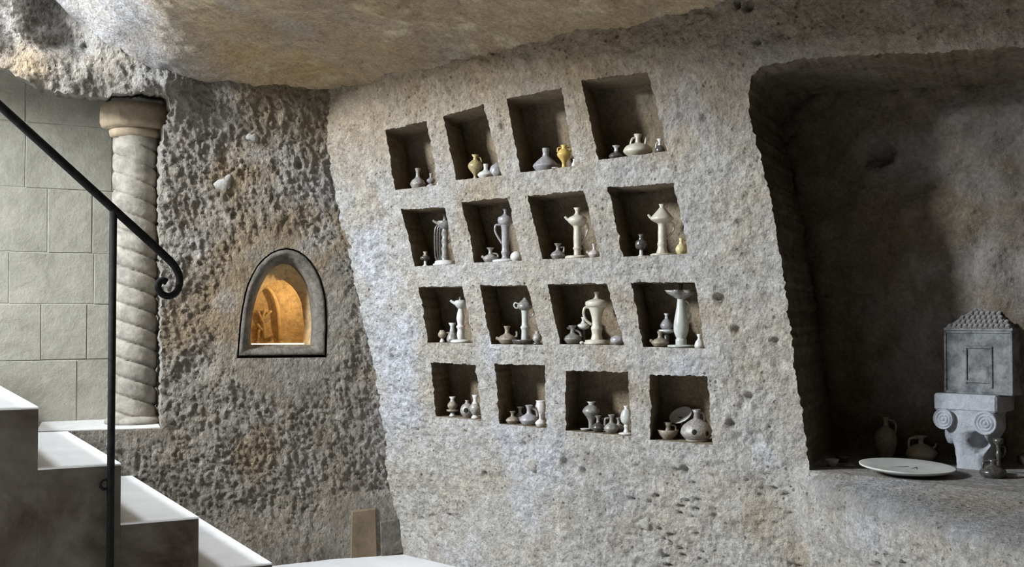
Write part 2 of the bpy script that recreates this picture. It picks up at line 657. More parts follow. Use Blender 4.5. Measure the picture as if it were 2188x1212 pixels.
NICHES = [
    [[(823, 279), (912, 258), (935, 396), (845, 406)], [(944, 249), (1034, 224), (1071, 376), (976, 384)],
     [(1083, 211), (1201, 187), (1227, 356), (1112, 368)], [(1243, 172), (1384, 154), (1426, 323), (1278, 342)]],
    [[(858, 447), (950, 443), (972, 563), (886, 571)], [(986, 432), (1085, 422), (1116, 558), (1012, 561)],
     [(1128, 419), (1247, 407), (1284, 551), (1159, 553)], [(1298, 400), (1438, 390), (1470, 542), (1330, 549)]],
    [[(894, 614), (986, 611), (1010, 733), (913, 733)], [(1024, 610), (1126, 610), (1160, 736), (1049, 737)],
     [(1170, 607), (1296, 606), (1333, 738), (1197, 736)], [(1345, 603), (1484, 604), (1507, 746), (1375, 741)]],
    [[(920, 775), (1015, 779), (1028, 898), (930, 891)], [(1056, 778), (1164, 780), (1167, 916), (1067, 906)],
     [(1208, 792), (1343, 795), (1348, 932), (1209, 921)], [(1389, 800), (1512, 804), (1523, 950), (1391, 941)]],
]
STEP = 0.0060
niche_loops, niche_floor = {}, {}
for r in range(4):
    for c in range(4):
        q = [RIGHT.hit(*p) for p in NICHES[r][c]]
        zb = (q[2][1] + q[3][1]) / 2
        q[2][1] = q[2][1] * 0.3 + zb * 0.7
        q[3][1] = q[3][1] * 0.3 + zb * 0.7
        lp = resample(q, STEP)
        qf = lambda l, z=max(q[2][1], q[3][1]): 0.15 + 0.85 * smooth(z + 0.004, z + 0.03, l[:, 1])
        niche_loops[(r, c)] = ragged(lp, 0.0036, r * 4 + c + 1, qf)
        niche_floor[(r, c)] = q

ALC = [(1728, 993), (1716, 900), (1700, 800), (1688, 700), (1668, 560), (1650, 440), (1628, 350), (1612, 290), (1601, 240),
       (1597, 195), (1606, 162), (1626, 142), (1700, 128), (1800, 120), (1962, 112), (2188, 98)]
aq = [RIGHT.hit(*p) for p in ALC]
aq[0][1] = ZS
aq += [np.array([3.35, aq[-1][1] + 0.02]), np.array([3.35, ZS])]
alc_loop = resample(aq, 0.007)
alc_loop = ragged(alc_loop, 0.0055, 33, lambda l: smooth(ZS + 0.003, ZS + 0.03, l[:, 1]))
loops = list(niche_loops.values()) + [alc_loop]
wall_right = structure(sheet('wall_right', (-0.75, 3.75, -1.07, 1.45), STEP, loops, rock_right, col_right, ROCK),
                       'pale pitted rock wall carved with sixteen square niches')


def recess(name, loop, depth, mat, parent, zfloor, rings=8, amp=0.006, step=0.013, dent=None, cut=None):
    cut = CUT if cut is None else cut
    P0 = rock_right(loop)
    n = len(loop)
    cen = P0.mean(0)
    V, Fc = [P0], []
    for k in range(1, rings + 1):
        e = depth * k / rings
        P = P0 + cut * e
        Q = P - cen
        d = amp * fbm(P, 18, 3, 71) * smooth(zfloor + EYE + 0.002, zfloor + EYE + 0.03, P0[:, 2])
        P = P + Q / (np.linalg.norm(Q, axis=1)[:, None] + 1e-6) * d[:, None]
        P[:, 2] = np.where(P0[:, 2] < zfloor + EYE + 0.012, P0[:, 2] * 0.0 + np.minimum(P0[:, 2], zfloor + EYE + 0.012), P[:, 2])
        V.append(P)
    for k in range(rings):
        i = np.arange(n)
        j = (i + 1) % n
        a, b = k * n, (k + 1) * n
        Fc.append(np.stack([a + i, a + j, b + j], 1))
        Fc.append(np.stack([a + i, b + j, b + i], 1))
    # back face
    g = grid_pts(loop[:, 0].min(), loop[:, 0].max(), loop[:, 1].min(), loop[:, 1].max(), step, [])
    m = inside(g, loop)
    for l in loop:
        m &= ((g - l) ** 2).sum(1) > (0.5 * step) ** 2
    cv, cf = triangulate(g[m], [loop])
    cf = cf[inside(cv[cf].mean(1), loop)]
    B = RIGHT.pos(cv) + cut * depth
    nn = np.concatenate([RIGHT.N, [0]])
    B = B + (amp * 1.6 * fbm(B, 12, 3, 77))[:, None] * nn
    if dent:
        for (tt, zz, rr, dd) in dent:
            dist = np.hypot((cv[:, 0] - tt) * 0.8, cv[:, 1] - zz)
            B = B - (dd * (1 - smooth(rr * 0.6, rr, dist)))[:, None] * nn
    ring_last = V[-1]
    for h, q in enumerate(loop):
        dd = ((cv - q) ** 2).sum(1)
        i = int(dd.argmin())
        if dd[i] < 1e-8:
            B[i] = ring_last[h]
    base = sum(len(x) for x in V)
    V.append(B)
    Fc.append(cf + base)
    Vv = np.concatenate(V)
    Ff = np.concatenate(Fc)
    cl = None
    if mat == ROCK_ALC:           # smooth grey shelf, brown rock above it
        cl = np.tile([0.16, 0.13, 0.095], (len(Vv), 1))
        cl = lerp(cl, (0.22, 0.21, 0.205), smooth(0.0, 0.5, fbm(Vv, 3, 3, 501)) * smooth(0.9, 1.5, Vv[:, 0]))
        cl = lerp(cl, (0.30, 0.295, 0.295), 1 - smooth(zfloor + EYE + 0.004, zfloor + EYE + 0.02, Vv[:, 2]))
    return mesh(name, Vv, Ff, mat, parent, col=cl)


niche_obj = {}
for (r, c), lp in niche_loops.items():
    q = niche_floor[(r, c)]
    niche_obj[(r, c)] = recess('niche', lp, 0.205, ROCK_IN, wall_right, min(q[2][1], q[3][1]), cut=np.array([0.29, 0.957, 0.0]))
hq = RIGHT.hit(1997, 312, -0.50)
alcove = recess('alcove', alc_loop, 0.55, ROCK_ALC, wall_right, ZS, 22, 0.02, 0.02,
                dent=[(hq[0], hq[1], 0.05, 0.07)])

# ---- wall_back: the rough wall with the stair opening and the lit arched niche
OPEN = [(345, 914), (343, 880), (346, 800), (343, 700), (346, 600), (341, 500), (345, 400), (342, 330), (350, 272), (364, 232),
        (360, 212), (330, 201), (300, 199), (230, 206), (150, 201), (100, 191), (60, 174), (20, 152), (-20, 130), (-200, 50)]
oq = [BACK.hit(*p) for p in OPEN]
SILL = -0.465
oq[0][1] = SILL
oq += [np.array([-2.3, oq[-1][1]]), np.array([-2.3, SILL])]
open_loop = ragged(resample(oq, 0.010), 0.009, 55, lambda l: smooth(SILL + 0.002, SILL + 0.05, l[:, 1]))
ARCH_OUT = [(506, 766), (509, 730), (512, 695), (516, 662), (522, 631), (529, 607), (538, 587), (549, 568), (563, 552), (580, 539), (598, 532), (613, 530),
            (627, 532), (640, 537), (654, 546), (666, 559), (677, 576), (686, 594), (693, 618), (698, 645), (700, 695), (699, 735), (698, 764)]
arch_loop = resample([BACK.hit(*p) for p in ARCH_OUT], 0.012)


def rock_back(V):
    base = BACK.pos(V)
    s, z = V[:, 0], V[:, 1]
    ce = arch_loop.mean(0)
    near = smooth(0.30, 0.40, np.hypot((s - ce[0]) / 0.8, (z - ce[1] + 0.02) / 1.05))
    low = smooth(-1.0, -0.75, z) * 0.5 + 0.5
    Q = np.stack([s * 1.6 + z * 0.75, -s * 0.55 + z * 0.7, s * 0 + 2.2], 1)        # slanting pick marks
    Q = Q + 0.03 * np.stack([fbm(base, 11, 2, 94), fbm(base, 11, 2, 95), fbm(base, 11, 2, 96)], 1)
    d = 0.024 * fbm(base, 3.2, 2, 103) + 0.009 * fbm(base, 9, 2, 105) + 0.014 * np.maximum(0.55 - np.abs(fbm(Q, 18, 3, 108)) * 2.4, -0.1) + 0.013 * np.maximum(0.5 - np.abs(fbm(Q, 36, 2, 109)) * 2.4, -0.08) - 0.008
    d = d - 0.014 * pits(base, 8, 111, 0.16)
    sil = 1 - 0.85 * (1 - smooth(0.02, 0.09, np.abs(z - SILL))) * (1 - smooth(0.36, 0.42, s))
    d = d * (0.25 + 0.75 * near) * low * sil
    blk = (1 - smooth(0.0, 0.05, np.abs(z + 0.93) - 0.13)) * smooth(1.0, 1.06, s)
    d = d * (1 - 0.8 * blk)
    up = smooth(0.8, 0.95, z) * (1 - smooth(0.5, 0.9, s))
    d = d + up * (0.05 * fbm(base, 4, 2, 131) + 0.015 * fbm(base, 14, 2, 133))
    # dark hollow in the rock above the opening
    h0 = BACK.hit(140, 40)
    ax = (s - h0[0]) + 0.35 * (z - h0[1])
    d = d - 0.13 * smooth(-0.20, -0.02, ax) * (1 - smooth(0.055, 0.075, ax)) * smooth(0.99, 1.10, z + 0.05 * fbm(base, 9, 2, 135))
    return base + d[:, None] * np.concatenate([BACK.N, [0]])


def col_back(X, V):
    c = np.tile([0.32, 0.293, 0.255], (len(X), 1))
    c = lerp(c, (0.30, 0.225, 0.14), smooth(0.1, 0.5, fbm(X, 3.0, 3, 141)) * 0.75)
    c = lerp(c, (0.40, 0.385, 0.37), smooth(0.05, 0.45, fbm(X, 4.0, 3, 151)) * 0.7)
    c = lerp(c, (0.25, 0.19, 0.115), smooth(0.62, 0.85, V[:, 1]) * smooth(0.55, 0.8, V[:, 0]) * 0.7)
    up = smooth(0.80, 0.98, V[:, 1]) * (1 - smooth(0.35, 0.55, V[:, 0]))
    c = lerp(c, (0.34, 0.325, 0.31), up * 0.5)
    q = BACK.hit(60, 130)
    c = lerp(c, (0.40, 0.315, 0.21), up * np.exp(-(((V[:, 0] - q[0]) / 0.10) ** 2 + ((V[:, 1] - q[1]) / 0.08) ** 2)) * 0.9)
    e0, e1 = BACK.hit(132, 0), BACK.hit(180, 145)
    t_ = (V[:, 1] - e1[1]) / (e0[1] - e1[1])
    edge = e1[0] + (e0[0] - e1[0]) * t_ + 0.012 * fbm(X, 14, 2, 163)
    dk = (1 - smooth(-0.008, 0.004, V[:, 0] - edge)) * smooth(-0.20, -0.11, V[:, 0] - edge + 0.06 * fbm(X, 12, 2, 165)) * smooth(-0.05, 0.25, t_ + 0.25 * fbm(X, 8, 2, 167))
    c = lerp(c, (0.12, 0.112, 0.10), dk * 0.85)  # crisp-edged shadow of the hollow, painted in as dark grey
    return np.clip(c * (1 + 0.25 * fbm(X, 55, 2, 161))[:, None], 0.02, 0.9)


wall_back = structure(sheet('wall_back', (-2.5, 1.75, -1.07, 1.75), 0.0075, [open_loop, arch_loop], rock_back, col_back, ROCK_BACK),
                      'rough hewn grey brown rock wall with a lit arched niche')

PEB = plain_mat('pale_embedded_pebble', (0.34, 0.32, 0.285), 0.92, 0.2, 70, 0.8, 0.2)


def pebble(surf, fn, parent, px, py, r, el, rot):
    c_ = surf.hit(px, py)
    p_ = fn(np.array([c_]))[0]
    u_ = p_[1] / F
    m_ = MB().lathe([(a * u_, b * u_) for a, b in S_(r)], 14)
    T3, N3 = np.array([*surf.T, 0]), np.array([*surf.N, 0])
    cr_, sr_ = math.cos(rot), math.sin(rot)
    out = []
    for x, y, z in m_.v:
        k_ = 1 + 0.22 * math.sin(3 * math.atan2(y, x) + px)
        x, y = x * k_ * el, y * k_
        out.append(tuple(p_ + T3 * (x * cr_ - y * sr_) + np.array([0, 0, 1.0]) * (x * sr_ + y * cr_) + N3 * (z - 0.002)))
    m_.v = out
    m_.build('embedded_pebble', PEB, parent)


def S_(r):
    return [(0, 0.42 * r), (0.35 * r, 0.38 * r), (0.7 * r, 0.25 * r), (0.95 * r, 0.05 * r), (r, -0.3 * r), (0, -0.3 * r)]


for a_ in ((541, 290, 12, 1.2, 0.9), (478, 392, 15, 1.5, 0.7)):
    pebble(BACK, rock_back, wall_back, *a_)
for a_ in ((1136, 992, 15, 1.3, 0.1), (1376, 1119, 14, 1.1, 0.5), (806, 190, 9, 0.8, 0.4)):
    pebble(RIGHT, rock_right, wall_right, *a_)

# reveal of the stair opening (jamb, lintel and sill)
P0 = rock_back(open_loop)
n = len(P0)
V, Fc = [P0], []
nb = -np.concatenate([BACK.N, [0]])
K = 14
for k in range(1, K + 1):
    P = P0 + nb * (0.52 * k / K)
    P = P + (0.07 * k / K * smooth(EYE + 0.45, EYE + 0.7, P0[:, 2]))[:, None] * np.array([0, 0, 1.0])
    P = P + (0.014 * fbm(P, 12, 3, 171) * smooth(EYE + SILL + 0.004, EYE + SILL + 0.05, P0[:, 2]))[:, None] * np.array([0.8, 0, 0.4])
    V.append(P)
for k in range(K):
    i = np.arange(n)
    j = (i + 1) % n
    Fc += [np.stack([k * n + i, k * n + j, (k + 1) * n + j], 1), np.stack([k * n + i, (k + 1) * n + j, (k + 1) * n + i], 1)]
Vr = np.concatenate(V)
mesh('opening_reveal', Vr, np.concatenate(Fc), ROCK_BACK, wall_back,
     col=np.clip(np.tile([0.38, 0.355, 0.32], (len(Vr), 1)) * (1 + 0.2 * fbm(Vr, 40, 2, 175))[:, None], 0, 1))
# smooth sill slab the column stands on
d2 = np.array([0.8775, 0.479])
d1 = np.array([-0.479, 0.8775])
a = BACK.O + BACK.T * (-0.12) - BACK.N * 0.012
b = BACK.O + BACK.T * (BACK.hit(345, 914)[0] - 0.004) - BACK.N * 0.012
sm = MB()
zt = EYE + SILL + 0.003
pts = [a, b, b - BACK.N * 0.48, a - BACK.N * 0.48]
sm.add([(*p, zt - 0.05) for p in pts] + [(*p, zt) for p in pts], [(0, 3, 2, 1), (4, 5, 6, 7), (0, 1, 5, 4), (1, 2, 6, 5), (2, 3, 7, 6), (3, 0, 4, 7)])
sm.build('sill', SILLST, wall_back, shade=False)

# stone surround of the arched niche, groove around it, lit chamber behind
ARCH_IN = [(538, 738), (538, 712), (540, 690), (543, 668), (548, 648), (554, 627), (562, 608), (571, 592), (581, 579), (592, 569), (603, 564), (614, 562),
           (625, 564), (635, 570), (645, 581), (654, 593), (662, 608), (667, 626), (670, 646), (673, 682), (673, 705), (672, 722), (671, 738)]
out2 = np.array([BACK.hit(*p) for p in ARCH_OUT])
inn = np.array([BACK.hit(*p) for p in ARCH_IN])
cen = out2.mean(0)
outs = cen + (out2 - cen) * np.array([0.958, 0.962])


def dens(l):                      # same number of points on each outline
    P = []
    for a_, b_ in zip(l, np.roll(l, -1, 0)):
        m_ = 9 if abs(a_[1] - b_[1]) < 0.01 and abs(a_[0] - b_[0]) > 0.1 else 3
        P += [a_ + (b_ - a_) * k / m_ for k in range(m_)]
    return np.array(P)


def ring(l, depth):
    p = BACK.pos(l)
    return p - np.concatenate([BACK.N, [0]]) * depth


def loft(rings_, close=False):
    n_ = len(rings_[0])
    Fq = []
    for k in range(len(rings_) - 1):
        for i in range(n_):
            j = (i + 1) % n_
            Fq.append((k * n_ + i, k * n_ + j, (k + 1) * n_ + j, (k + 1) * n_ + i))
    return np.concatenate(rings_), Fq


def wob(R, amp, s):
    return R + amp * np.stack([fbm(R, 30, 2, s), fbm(R, 30, 2, s + 1), fbm(R, 30, 2, s + 2)], 1)


do, di, doo = dens(outs), dens(inn), dens(out2)
mid1, mid2 = do + (di - do) * 0.35, do + (di - do) * 0.7
mt = lambda t_: do + (di - do) * t_
Vq, Fq = loft([ring(do, 0.06), ring(do, 0.006), wob(ring(mt(0.06), -0.002), 0.002, 180), wob(ring(mt(0.3), 0.0), 0.004, 181), wob(ring(mt(0.55), 0.010), 0.005, 182),
               wob(ring(mt(0.8), 0.028), 0.005, 184), ring(di, 0.05), ring(di * 1.0, 0.10)])
m0 = MB().add(Vq, Fq)
m0.build('arch_surround', SURROUND, wall_back)
gv, gf = loft([rock_back(arch_loop), rock_back(arch_loop) - np.concatenate([BACK.N, [0]]) * 0.06])
MB().add(gv, gf).build('arch_groove', SURROUND, wall_back)
gv, gf = loft([ring(doo * 1.0, 0.06), ring(do * 1.0, 0.055)])
MB().add(gv, gf).build('groove_bed', SURROUND, wall_back)
ci = inn.mean(0)
zb, xl = inn[:, 1].min(), inn[:, 0].min()
throat = np.array([xl, zb]) + (inn - np.array([xl, zb])) * np.array([0.90, 0.80])
dt = dens(throat)
ct = throat.mean(0)
wide = (throat - ct) * np.array([1.2, 1.06]) + ct
wide[:, 1] = np.maximum(wide[:, 1], zb)
dw = dens(wide)
Vq, Fq = loft([ring(di, 0.10), wob(ring(dt, 0.13), 0.002, 190), wob(ring(dw, 0.135), 0.002, 195), wob(ring(dw, 0.22), 0.004, 191), wob(ring(dw, 0.30), 0.004, 192),
               wob(ring((dw - ct) * [0.6, 0.7] + ct + [0, -0.02], 0.31), 0.003, 193), ring((dw - ct) * 0.05 + ct, 0.312)])
MB().add(Vq, Fq + [tuple(len(Vq) - 1 - k for k in range(len(dw)))]).build('lit_chamber', CHAMBER, wall_back)
# warm glowing strip added to give the chamber's sill its brightly lit edge
q0, q1 = BACK.hit(545, 737), BACK.hit(660, 737)
gm, gnt, gbs, gN, gL = nodes('warm_sill_glow')
gbs.inputs['Emission Color'].default_value = (1.0, 0.80, 0.55, 1)
gbs.inputs['Emission Strength'].default_value = 5.0
a0 = BACK.pos(np.array([[q0[0], zb + 0.004], [q1[0], zb + 0.004]]), -0.128)
MB().tube([tuple(a0[0]), tuple((a0[0] + a0[1]) / 2), tuple(a0[1])], 0.0024, 8).build('sill_glow', gm, wall_back)
# carved inner arch and relief on the chamber's back wall
bx = lambda px, py, dep: BACK.pos(np.array([BACK.hit(px, py, -dep)]), -dep)[0]
relief = MB()
relief.tube(spline([bx(x, y, 0.285) for x, y in [(598, 728), (596, 690), (592, 655), (582, 628), (566, 613), (550, 625), (540, 650)]], 5), 0.0095, 8)
relief.build('inner_arch', CHAMBER, wall_back)
relief = MB()
for pth in ([(566, 725), (564, 700), (562, 680), (566, 660)], [(563, 690), (556, 676), (551, 664)], [(563, 684), (572, 672), (580, 664)],
            [(562, 706), (555, 700), (549, 692)], [(566, 722), (576, 718), (584, 716)], [(552, 724), (552, 712), (555, 704)]):
    relief.tube(spline([bx(x, y, 0.296) for x, y in pth], 4), [0.007] * (4 * (len(pth) - 1)) + [0.003], 7)
relief.build('carved_relief', CHAMBER, wall_back)
lp = bx(618, 600, 0.16)
pl = bpy.data.lights.new('niche_lamp', 'POINT')
pl.energy, pl.color, pl.shadow_soft_size = 1.7, (1.0, 0.76, 0.42), 0.012
po = bpy.data.objects.new('niche_lamp', pl)
C.objects.link(po)
po.location = bx(636, 622, 0.175)

# beige dressed blocks let into the foot of the wall
for k, (qd, off) in enumerate((([(751, 1091), (803, 1085), (806, 1192), (748, 1207)], 0.006), ([(812, 1114), (851, 1108), (862, 1181), (814, 1193)], 0.010))):
    q = np.array([BACK.hit(*p) for p in qd])
    cq = q.mean(0)
    R0, R1, R2 = BACK.pos(q, -0.06), BACK.pos(q, off - 0.005), BACK.pos(cq + (q - cq) * 0.93, off)
    Vq, Fq = loft([R0, R1, R2])
    m0 = MB().add(Vq, Fq + [(8, 9, 10, 11)])
    m0.build('stone_block', BEIGE if k == 0 else SURROUND, wall_back, shade=False)

# ---- wall_left: plastered ashlar behind the column, block by block
AO = np.array([-2.058, 5.10])
ASH = Surf(AO, d2, lambda t, z: 0 * t)
ash_root = mesh('wall_left', [(*(AO + d2 * t - np.array([d2[1], -d2[0]]) * o), z) for o in (0.0030, 0.1) for z in (0.0, 2.9) for t in (-2.2, 0.75)],
                [(0, 1, 3, 2), (4, 6, 7, 5), (0, 4, 5, 1), (2, 3, 7, 6), (0, 2, 6, 4), (1, 5, 7, 3)], MORTAR, shade=False)
structure(ash_root, 'plastered ashlar block wall behind the twisted column')
rows = [(-230, -60, [-420, -210, -40, 120, 260, 390]), (-60, 130, [-420, -240, -60, 40, 200, 390]), (130, 268, [-420, -260, -100, 50, 230, 390]), (268, 405, [-420, -260, -110, 51, 237, 390]), (405, 541, [-420, -230, -70, 100, 195, 390]),
        (541, 650, [-420, -280, -150, 18, 200, 390]), (650, 769, [-420, -240, -70, 88, 186, 390]), (769, 905, [-420, -200, -40, 165, 390]), (905, 1040, [-420, -250, -60, 100, 390]), (1040, 1180, [-420, -160, 10, 180, 390])]
for y0, y1, xs in rows:
    z0 = ASH.hit(150, y1)[1] + EYE
    z1 = ASH.hit(150, y0)[1] + EYE
    if z0 < 0:
        z0 = 0.0
    if z1 - z0 < 0.03:
        continue
    for xa, xb in zip(xs, xs[1:]):
        ta, tb = ASH.hit(xa, 650)[0], ASH.hit(xb, 650)[0]
        g = 0.0019
        pr = random.uniform(-0.002, 0.001)
        bmk = MB().box(ta + g, min(tb - g, 0.74), -0.03, 0.0 + pr, z0 + g, z1 - g, 0.0016)
        Vb = []
        for (x, y, z) in bmk.v:
            p = AO + d2 * x + ASH.N * y
            Vb.append((p[0] + random.uniform(-.0015, .0015), p[1], z + random.uniform(-.0022, .0022)))
        bmk.v = Vb
        bmk.build('stone_block', ASHLAR, ash_root, shade=False)

# ---- ceiling
def ceil_z(X, Y):
    P = np.stack([X, Y, X * 0], 1)
    z = 1.09 + 0.05 * fbm(P, 1.6, 2, 201) + 0.022 * fbm(P, 5, 3, 203) + 0.008 * fbm(P, 18, 3, 205) + 0.004 * fbm(P, 50, 2, 207)
    # swell towards the viewer, cove against the walls
    dr = (np.stack([X, Y], 1) - RIGHT.O) @ RIGHT.N - 0.32
    db = (np.stack([X, Y], 1) - BACK.O) @ BACK.N - 0.10
    z = z - 0.13 * np.exp(-np.clip(np.minimum(dr, db), 0, 9) / 0.26)
    # ridge where the room's ceiling meets the rising stair shaft
    xr = np.where(Y > 3.89, -1.12 - 0.427 * (Y - 3.89), -1.12 - 0.12 * np.sin((Y - 3.89) * 1.1))
    u = xr + 0.05 * fbm(P, 4, 2, 209) - X
    z = z + 0.85 * 0.05 * np.log1p(np.exp(np.clip(u / 0.05, -30, 30)))
    z = np.minimum(z, 2.1 + 0.02 * z)
    return z


gx = np.concatenate([np.arange(-4.7, -1.9, 0.05), np.arange(-1.9, 1.6, 0.0125), np.arange(1.6, 3.61, 0.05)])
gy = np.concatenate([np.arange(-1.8, 2.6, 0.06), np.arange(2.6, 5.75, 0.0125)])
GX, GY = np.meshgrid(gx, gy)
Pz = ceil_z(GX.ravel(), GY.ravel())
Vc = np.stack([GX.ravel(), GY.ravel(), Pz + EYE], 1)
nx, ny = len(gx), len(gy)
i = (np.arange(ny - 1)[:, None] * nx + np.arange(nx - 1)[None, :]).ravel()
Fq = np.stack([i, i + nx, i + nx + 1, i + 1], 1)
cc = np.tile([0.40, 0.315, 0.21], (len(Vc), 1))
cc = lerp(cc, (0.34, 0.31, 0.27), smooth(0.0, 0.5, fbm(Vc, 2.2, 3, 211)) * 0.8)
cc = lerp(cc, (0.46, 0.34, 0.19), smooth(0.05, 0.5, fbm(Vc, 2.8, 3, 221)) * 0.7)
cc = lerp(cc, (0.62, 0.54, 0.38), smooth(0.12, 0.45, fbm(Vc, 18, 3, 231)) * smooth(-0.1, 0.3, fbm(Vc, 3, 2, 235)) * 0.7)
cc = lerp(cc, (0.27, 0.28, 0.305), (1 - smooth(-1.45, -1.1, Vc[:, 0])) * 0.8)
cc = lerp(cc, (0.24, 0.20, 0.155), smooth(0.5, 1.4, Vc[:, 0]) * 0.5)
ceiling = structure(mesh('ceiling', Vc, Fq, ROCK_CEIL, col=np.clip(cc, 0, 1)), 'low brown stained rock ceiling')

# ---- floor and the unseen sides of the room
fl = MB().box(-4.5, 3.7, -1.8, 5.9, -0.08, 0.0)
structure(fl.build('floor', FLOOR, shade=False), 'pale smooth stone floor at the foot of the walls')
structure(MB().box(-4.7, 3.7, -1.9, -1.75, 0.0, 2.6).build('wall_front', DARKROCK, shade=False))
structure(MB().box(-4.75, -4.6, -1.8, 1.9, 0.0, 3.4).box(-4.75, -4.6, 3.3, 5.9, 0.0, 3.4).box(-4.75, -4.6, 1.9, 3.3, 0.0, 1.0).build('wall_entrance', DARKROCK, shade=False))
structure(MB().box(3.5, 3.65, -1.8, 3.4, 0.0, 2.6).build('wall_side', DARKROCK, shade=False))

# ------------------------------------------------------------------ staircase
P1 = np.array([-0.4036 * 3.6, 3.6])
RUN, zt = 0.246, [None]
stair = thing('staircase', 'white stone staircase with dark stained side descending at the left', 'staircase', (P1[0], P1[1], 0))
zs = {-3: 0.285, -2: 0.095, -1: -0.092, 0: -0.278, 1: -0.465, 2: -0.654, 3: -0.828}
for k, z in zs.items():
    nose = P1 + d2 * (RUN * (k + 0))
    tail = nose - d2 * RUN
    if k == -3:
        tail = nose - d2 * 0.9
    Ln = 1.62 if k <= 0 else (1.30 if k == 1 else (1.20 if k == 2 else 1.30))
    zw = z + EYE
    low = max(0.0, zw - 0.40) if k < 1 else 0.0
    zn = zs.get(k + 1, -1.05) + EYE
    L3 = lambda p, q, zz: (p[0] + d1[0] * q - P1[0], p[1] + d1[1] * q - P1[1], zz)
    th = 0.008
    body = MB()
    quad = [(nose - d2 * 0.0005, 0.0005), (nose - d2 * 0.0005, Ln), (tail, Ln), (tail, 0.0005)]
    body.add([L3(p, q, 0.0) for p, q in quad] + [L3(p, q, zw - th) for p, q in quad],
             [(0, 1, 2, 3), (7, 6, 5, 4), (0, 4, 5, 1), (1, 5, 6, 2), (2, 6, 7, 3), (3, 7, 4, 0)])
    st = body.build('step', STEPSIDE, stair, shade=False)
    slab = MB()
    quad = [(nose, 0.0), (nose, Ln), (tail, Ln), (tail, 0.0)]
    bv = 0.003
    quad2 = [(nose - d2 * bv, bv), (nose - d2 * bv, Ln), (tail, Ln), (tail, bv)]
    slab.add([L3(p, q, zw - th) for p, q in quad] + [L3(p, q, zw - bv) for p, q in quad] + [L3(p, q, zw) for p, q in quad2],
             [(0, 1, 2, 3), (0, 4, 5, 1), (1, 5, 6, 2), (2, 6, 7, 3), (3, 7, 4, 0), (4, 8, 9, 5), (5, 9, 10, 6), (6, 10, 11, 7), (7, 11, 8, 4), (8, 11, 10, 9)])
    slab.build('tread', TREAD, st, shade=False)

# ------------------------------------------------------------------ twisted column
cz = EYE + SILL + 0.003
cp = at_depth(287, 675, 5.06)
col = thing('twisted_column', 'pale limestone barley twist column on the sill at the left', 'column', (cp[0], cp[1], cz))
topz = at_depth(287, 222, 5.0)[2] - cz
R0, PIT = 0.093, 0.078
H = at_depth(287, 288, 5.0)[2] - cz
seg, nz = 56, 260
V, Fq = [], []
for a in range(nz + 1):
    z = 0.02 + (H - 0.02) * a / nz
    for k in range(seg):
        th = 2 * math.pi * k / seg
        ph = z / PIT + th / math.pi
        fr = ph - math.floor(ph)
        r = R0 - 0.016 + 0.018 * math.sqrt(max(0.0, 1 - (2 * fr - 1) ** 4 * 0.995))
        r *= 1 + 0.03 * (1 - z / H)
        V.append((r * math.cos(th), r * math.sin(th), z))
V = np.array(V)
V = V + (0.0022 * fbm(V, 30, 3, 300))[:, None] * np.stack([V[:, 0], V[:, 1], 0 * V[:, 0]], 1) / R0
for a in range(nz):
    for k in range(seg):
        q = (k + 1) % seg
        Fq.append((a * seg + k, a * seg + q, (a + 1) * seg + q, (a + 1) * seg + k))
MB().add(V, Fq).build('shaft', LIMESTONE, col)
MB().lathe([(0, 0), (0.118, 0), (0.120, 0.012), (0.110, 0.024), (0.095, 0.034), (0, 0.034)], 48).build('base', LIMESTONE, col)
cb = MB().lathe([(0, H - 0.01), (0.090, H - 0.01), (0.108, H), (0.112, H + 0.02), (0.104, H + 0.028), (0.126, H + 0.03), (0.141, H + 0.038), (0.147, H + 0.055),
                 (0.147, H + 0.10), (0.143, topz), (0.0, topz + 0.002)], 48, wav=lambda a, z: 0.03 * math.cos(4 * a) if z > H + 0.03 else 0)
cb.build('capital', CAPSTONE, col)

# ------------------------------------------------------------------ wrought iron handrail
pp = at_depth(240, 675, 3.655)
RAIL = Surf(pp[:2], d2, lambda t, z: 0 * t)
rl = thing('handrail', 'black wrought iron handrail with scrolled end beside the stairs', 'handrail', (pp[0], pp[1], 0))
R3 = lambda x, y: tuple(RAIL.pos(np.array([RAIL.hit(x, y)]))[0] - np.array([pp[0], pp[1], 0]))
path = [(-330, -75), (-200, 43), (0, 226), (120, 335), (245, 449), (310, 508), (350, 545), (370, 565), (381, 584), (384, 602), (380, 619), (370, 630), (358, 633), (346, 628), (338, 616), (340, 604), (348, 599), (356, 603)]
pts = spline([R3(*p) for p in path], 7)
MB().tube(pts, [0.0135] * 36 + [0.0135 - 0.0025 * min(1, k / 40) for k in range(len(pts) - 36)], 12).build('rail', IRON, rl)
t3 = R3(243, 452)
MB().tube([(0, 0, 0.0), (0, 0, 0.3), (0, 0, 0.6), (0, 0, t3[2])], 0.0118, 12).build('post', IRON, rl)
c3 = Vector(R3(224, 1035))
ringp = [(c3.x + 0.0135 * math.cos(a) * d2[0], c3.y + 0.0135 * math.cos(a) * d2[1], c3.z + 0.0155 * math.sin(a)) for a in [2 * math.pi * k / 16 for k in range(17)]]
MB().tube(ringp, 0.0052, 8).build('ring_bracket', IRON, rl)
MB().lathe([(0, 0), (0.022, 0), (0.022, 0.006), (0.012, 0.012), (0, 0.012)], 20).build('base_plate', IRON, rl)

# ------------------------------------------------------------------ pottery
def floor_at(r, c, t):
    q = niche_floor[(r, c)]
    u = (t - q[3][0]) / (q[2][0] - q[3][0])
    return q[3][1] + (q[2][1] - q[3][1]) * min(max(u, 0), 1)


from mathutils.bvhtree import BVHTree
_bvh = {}


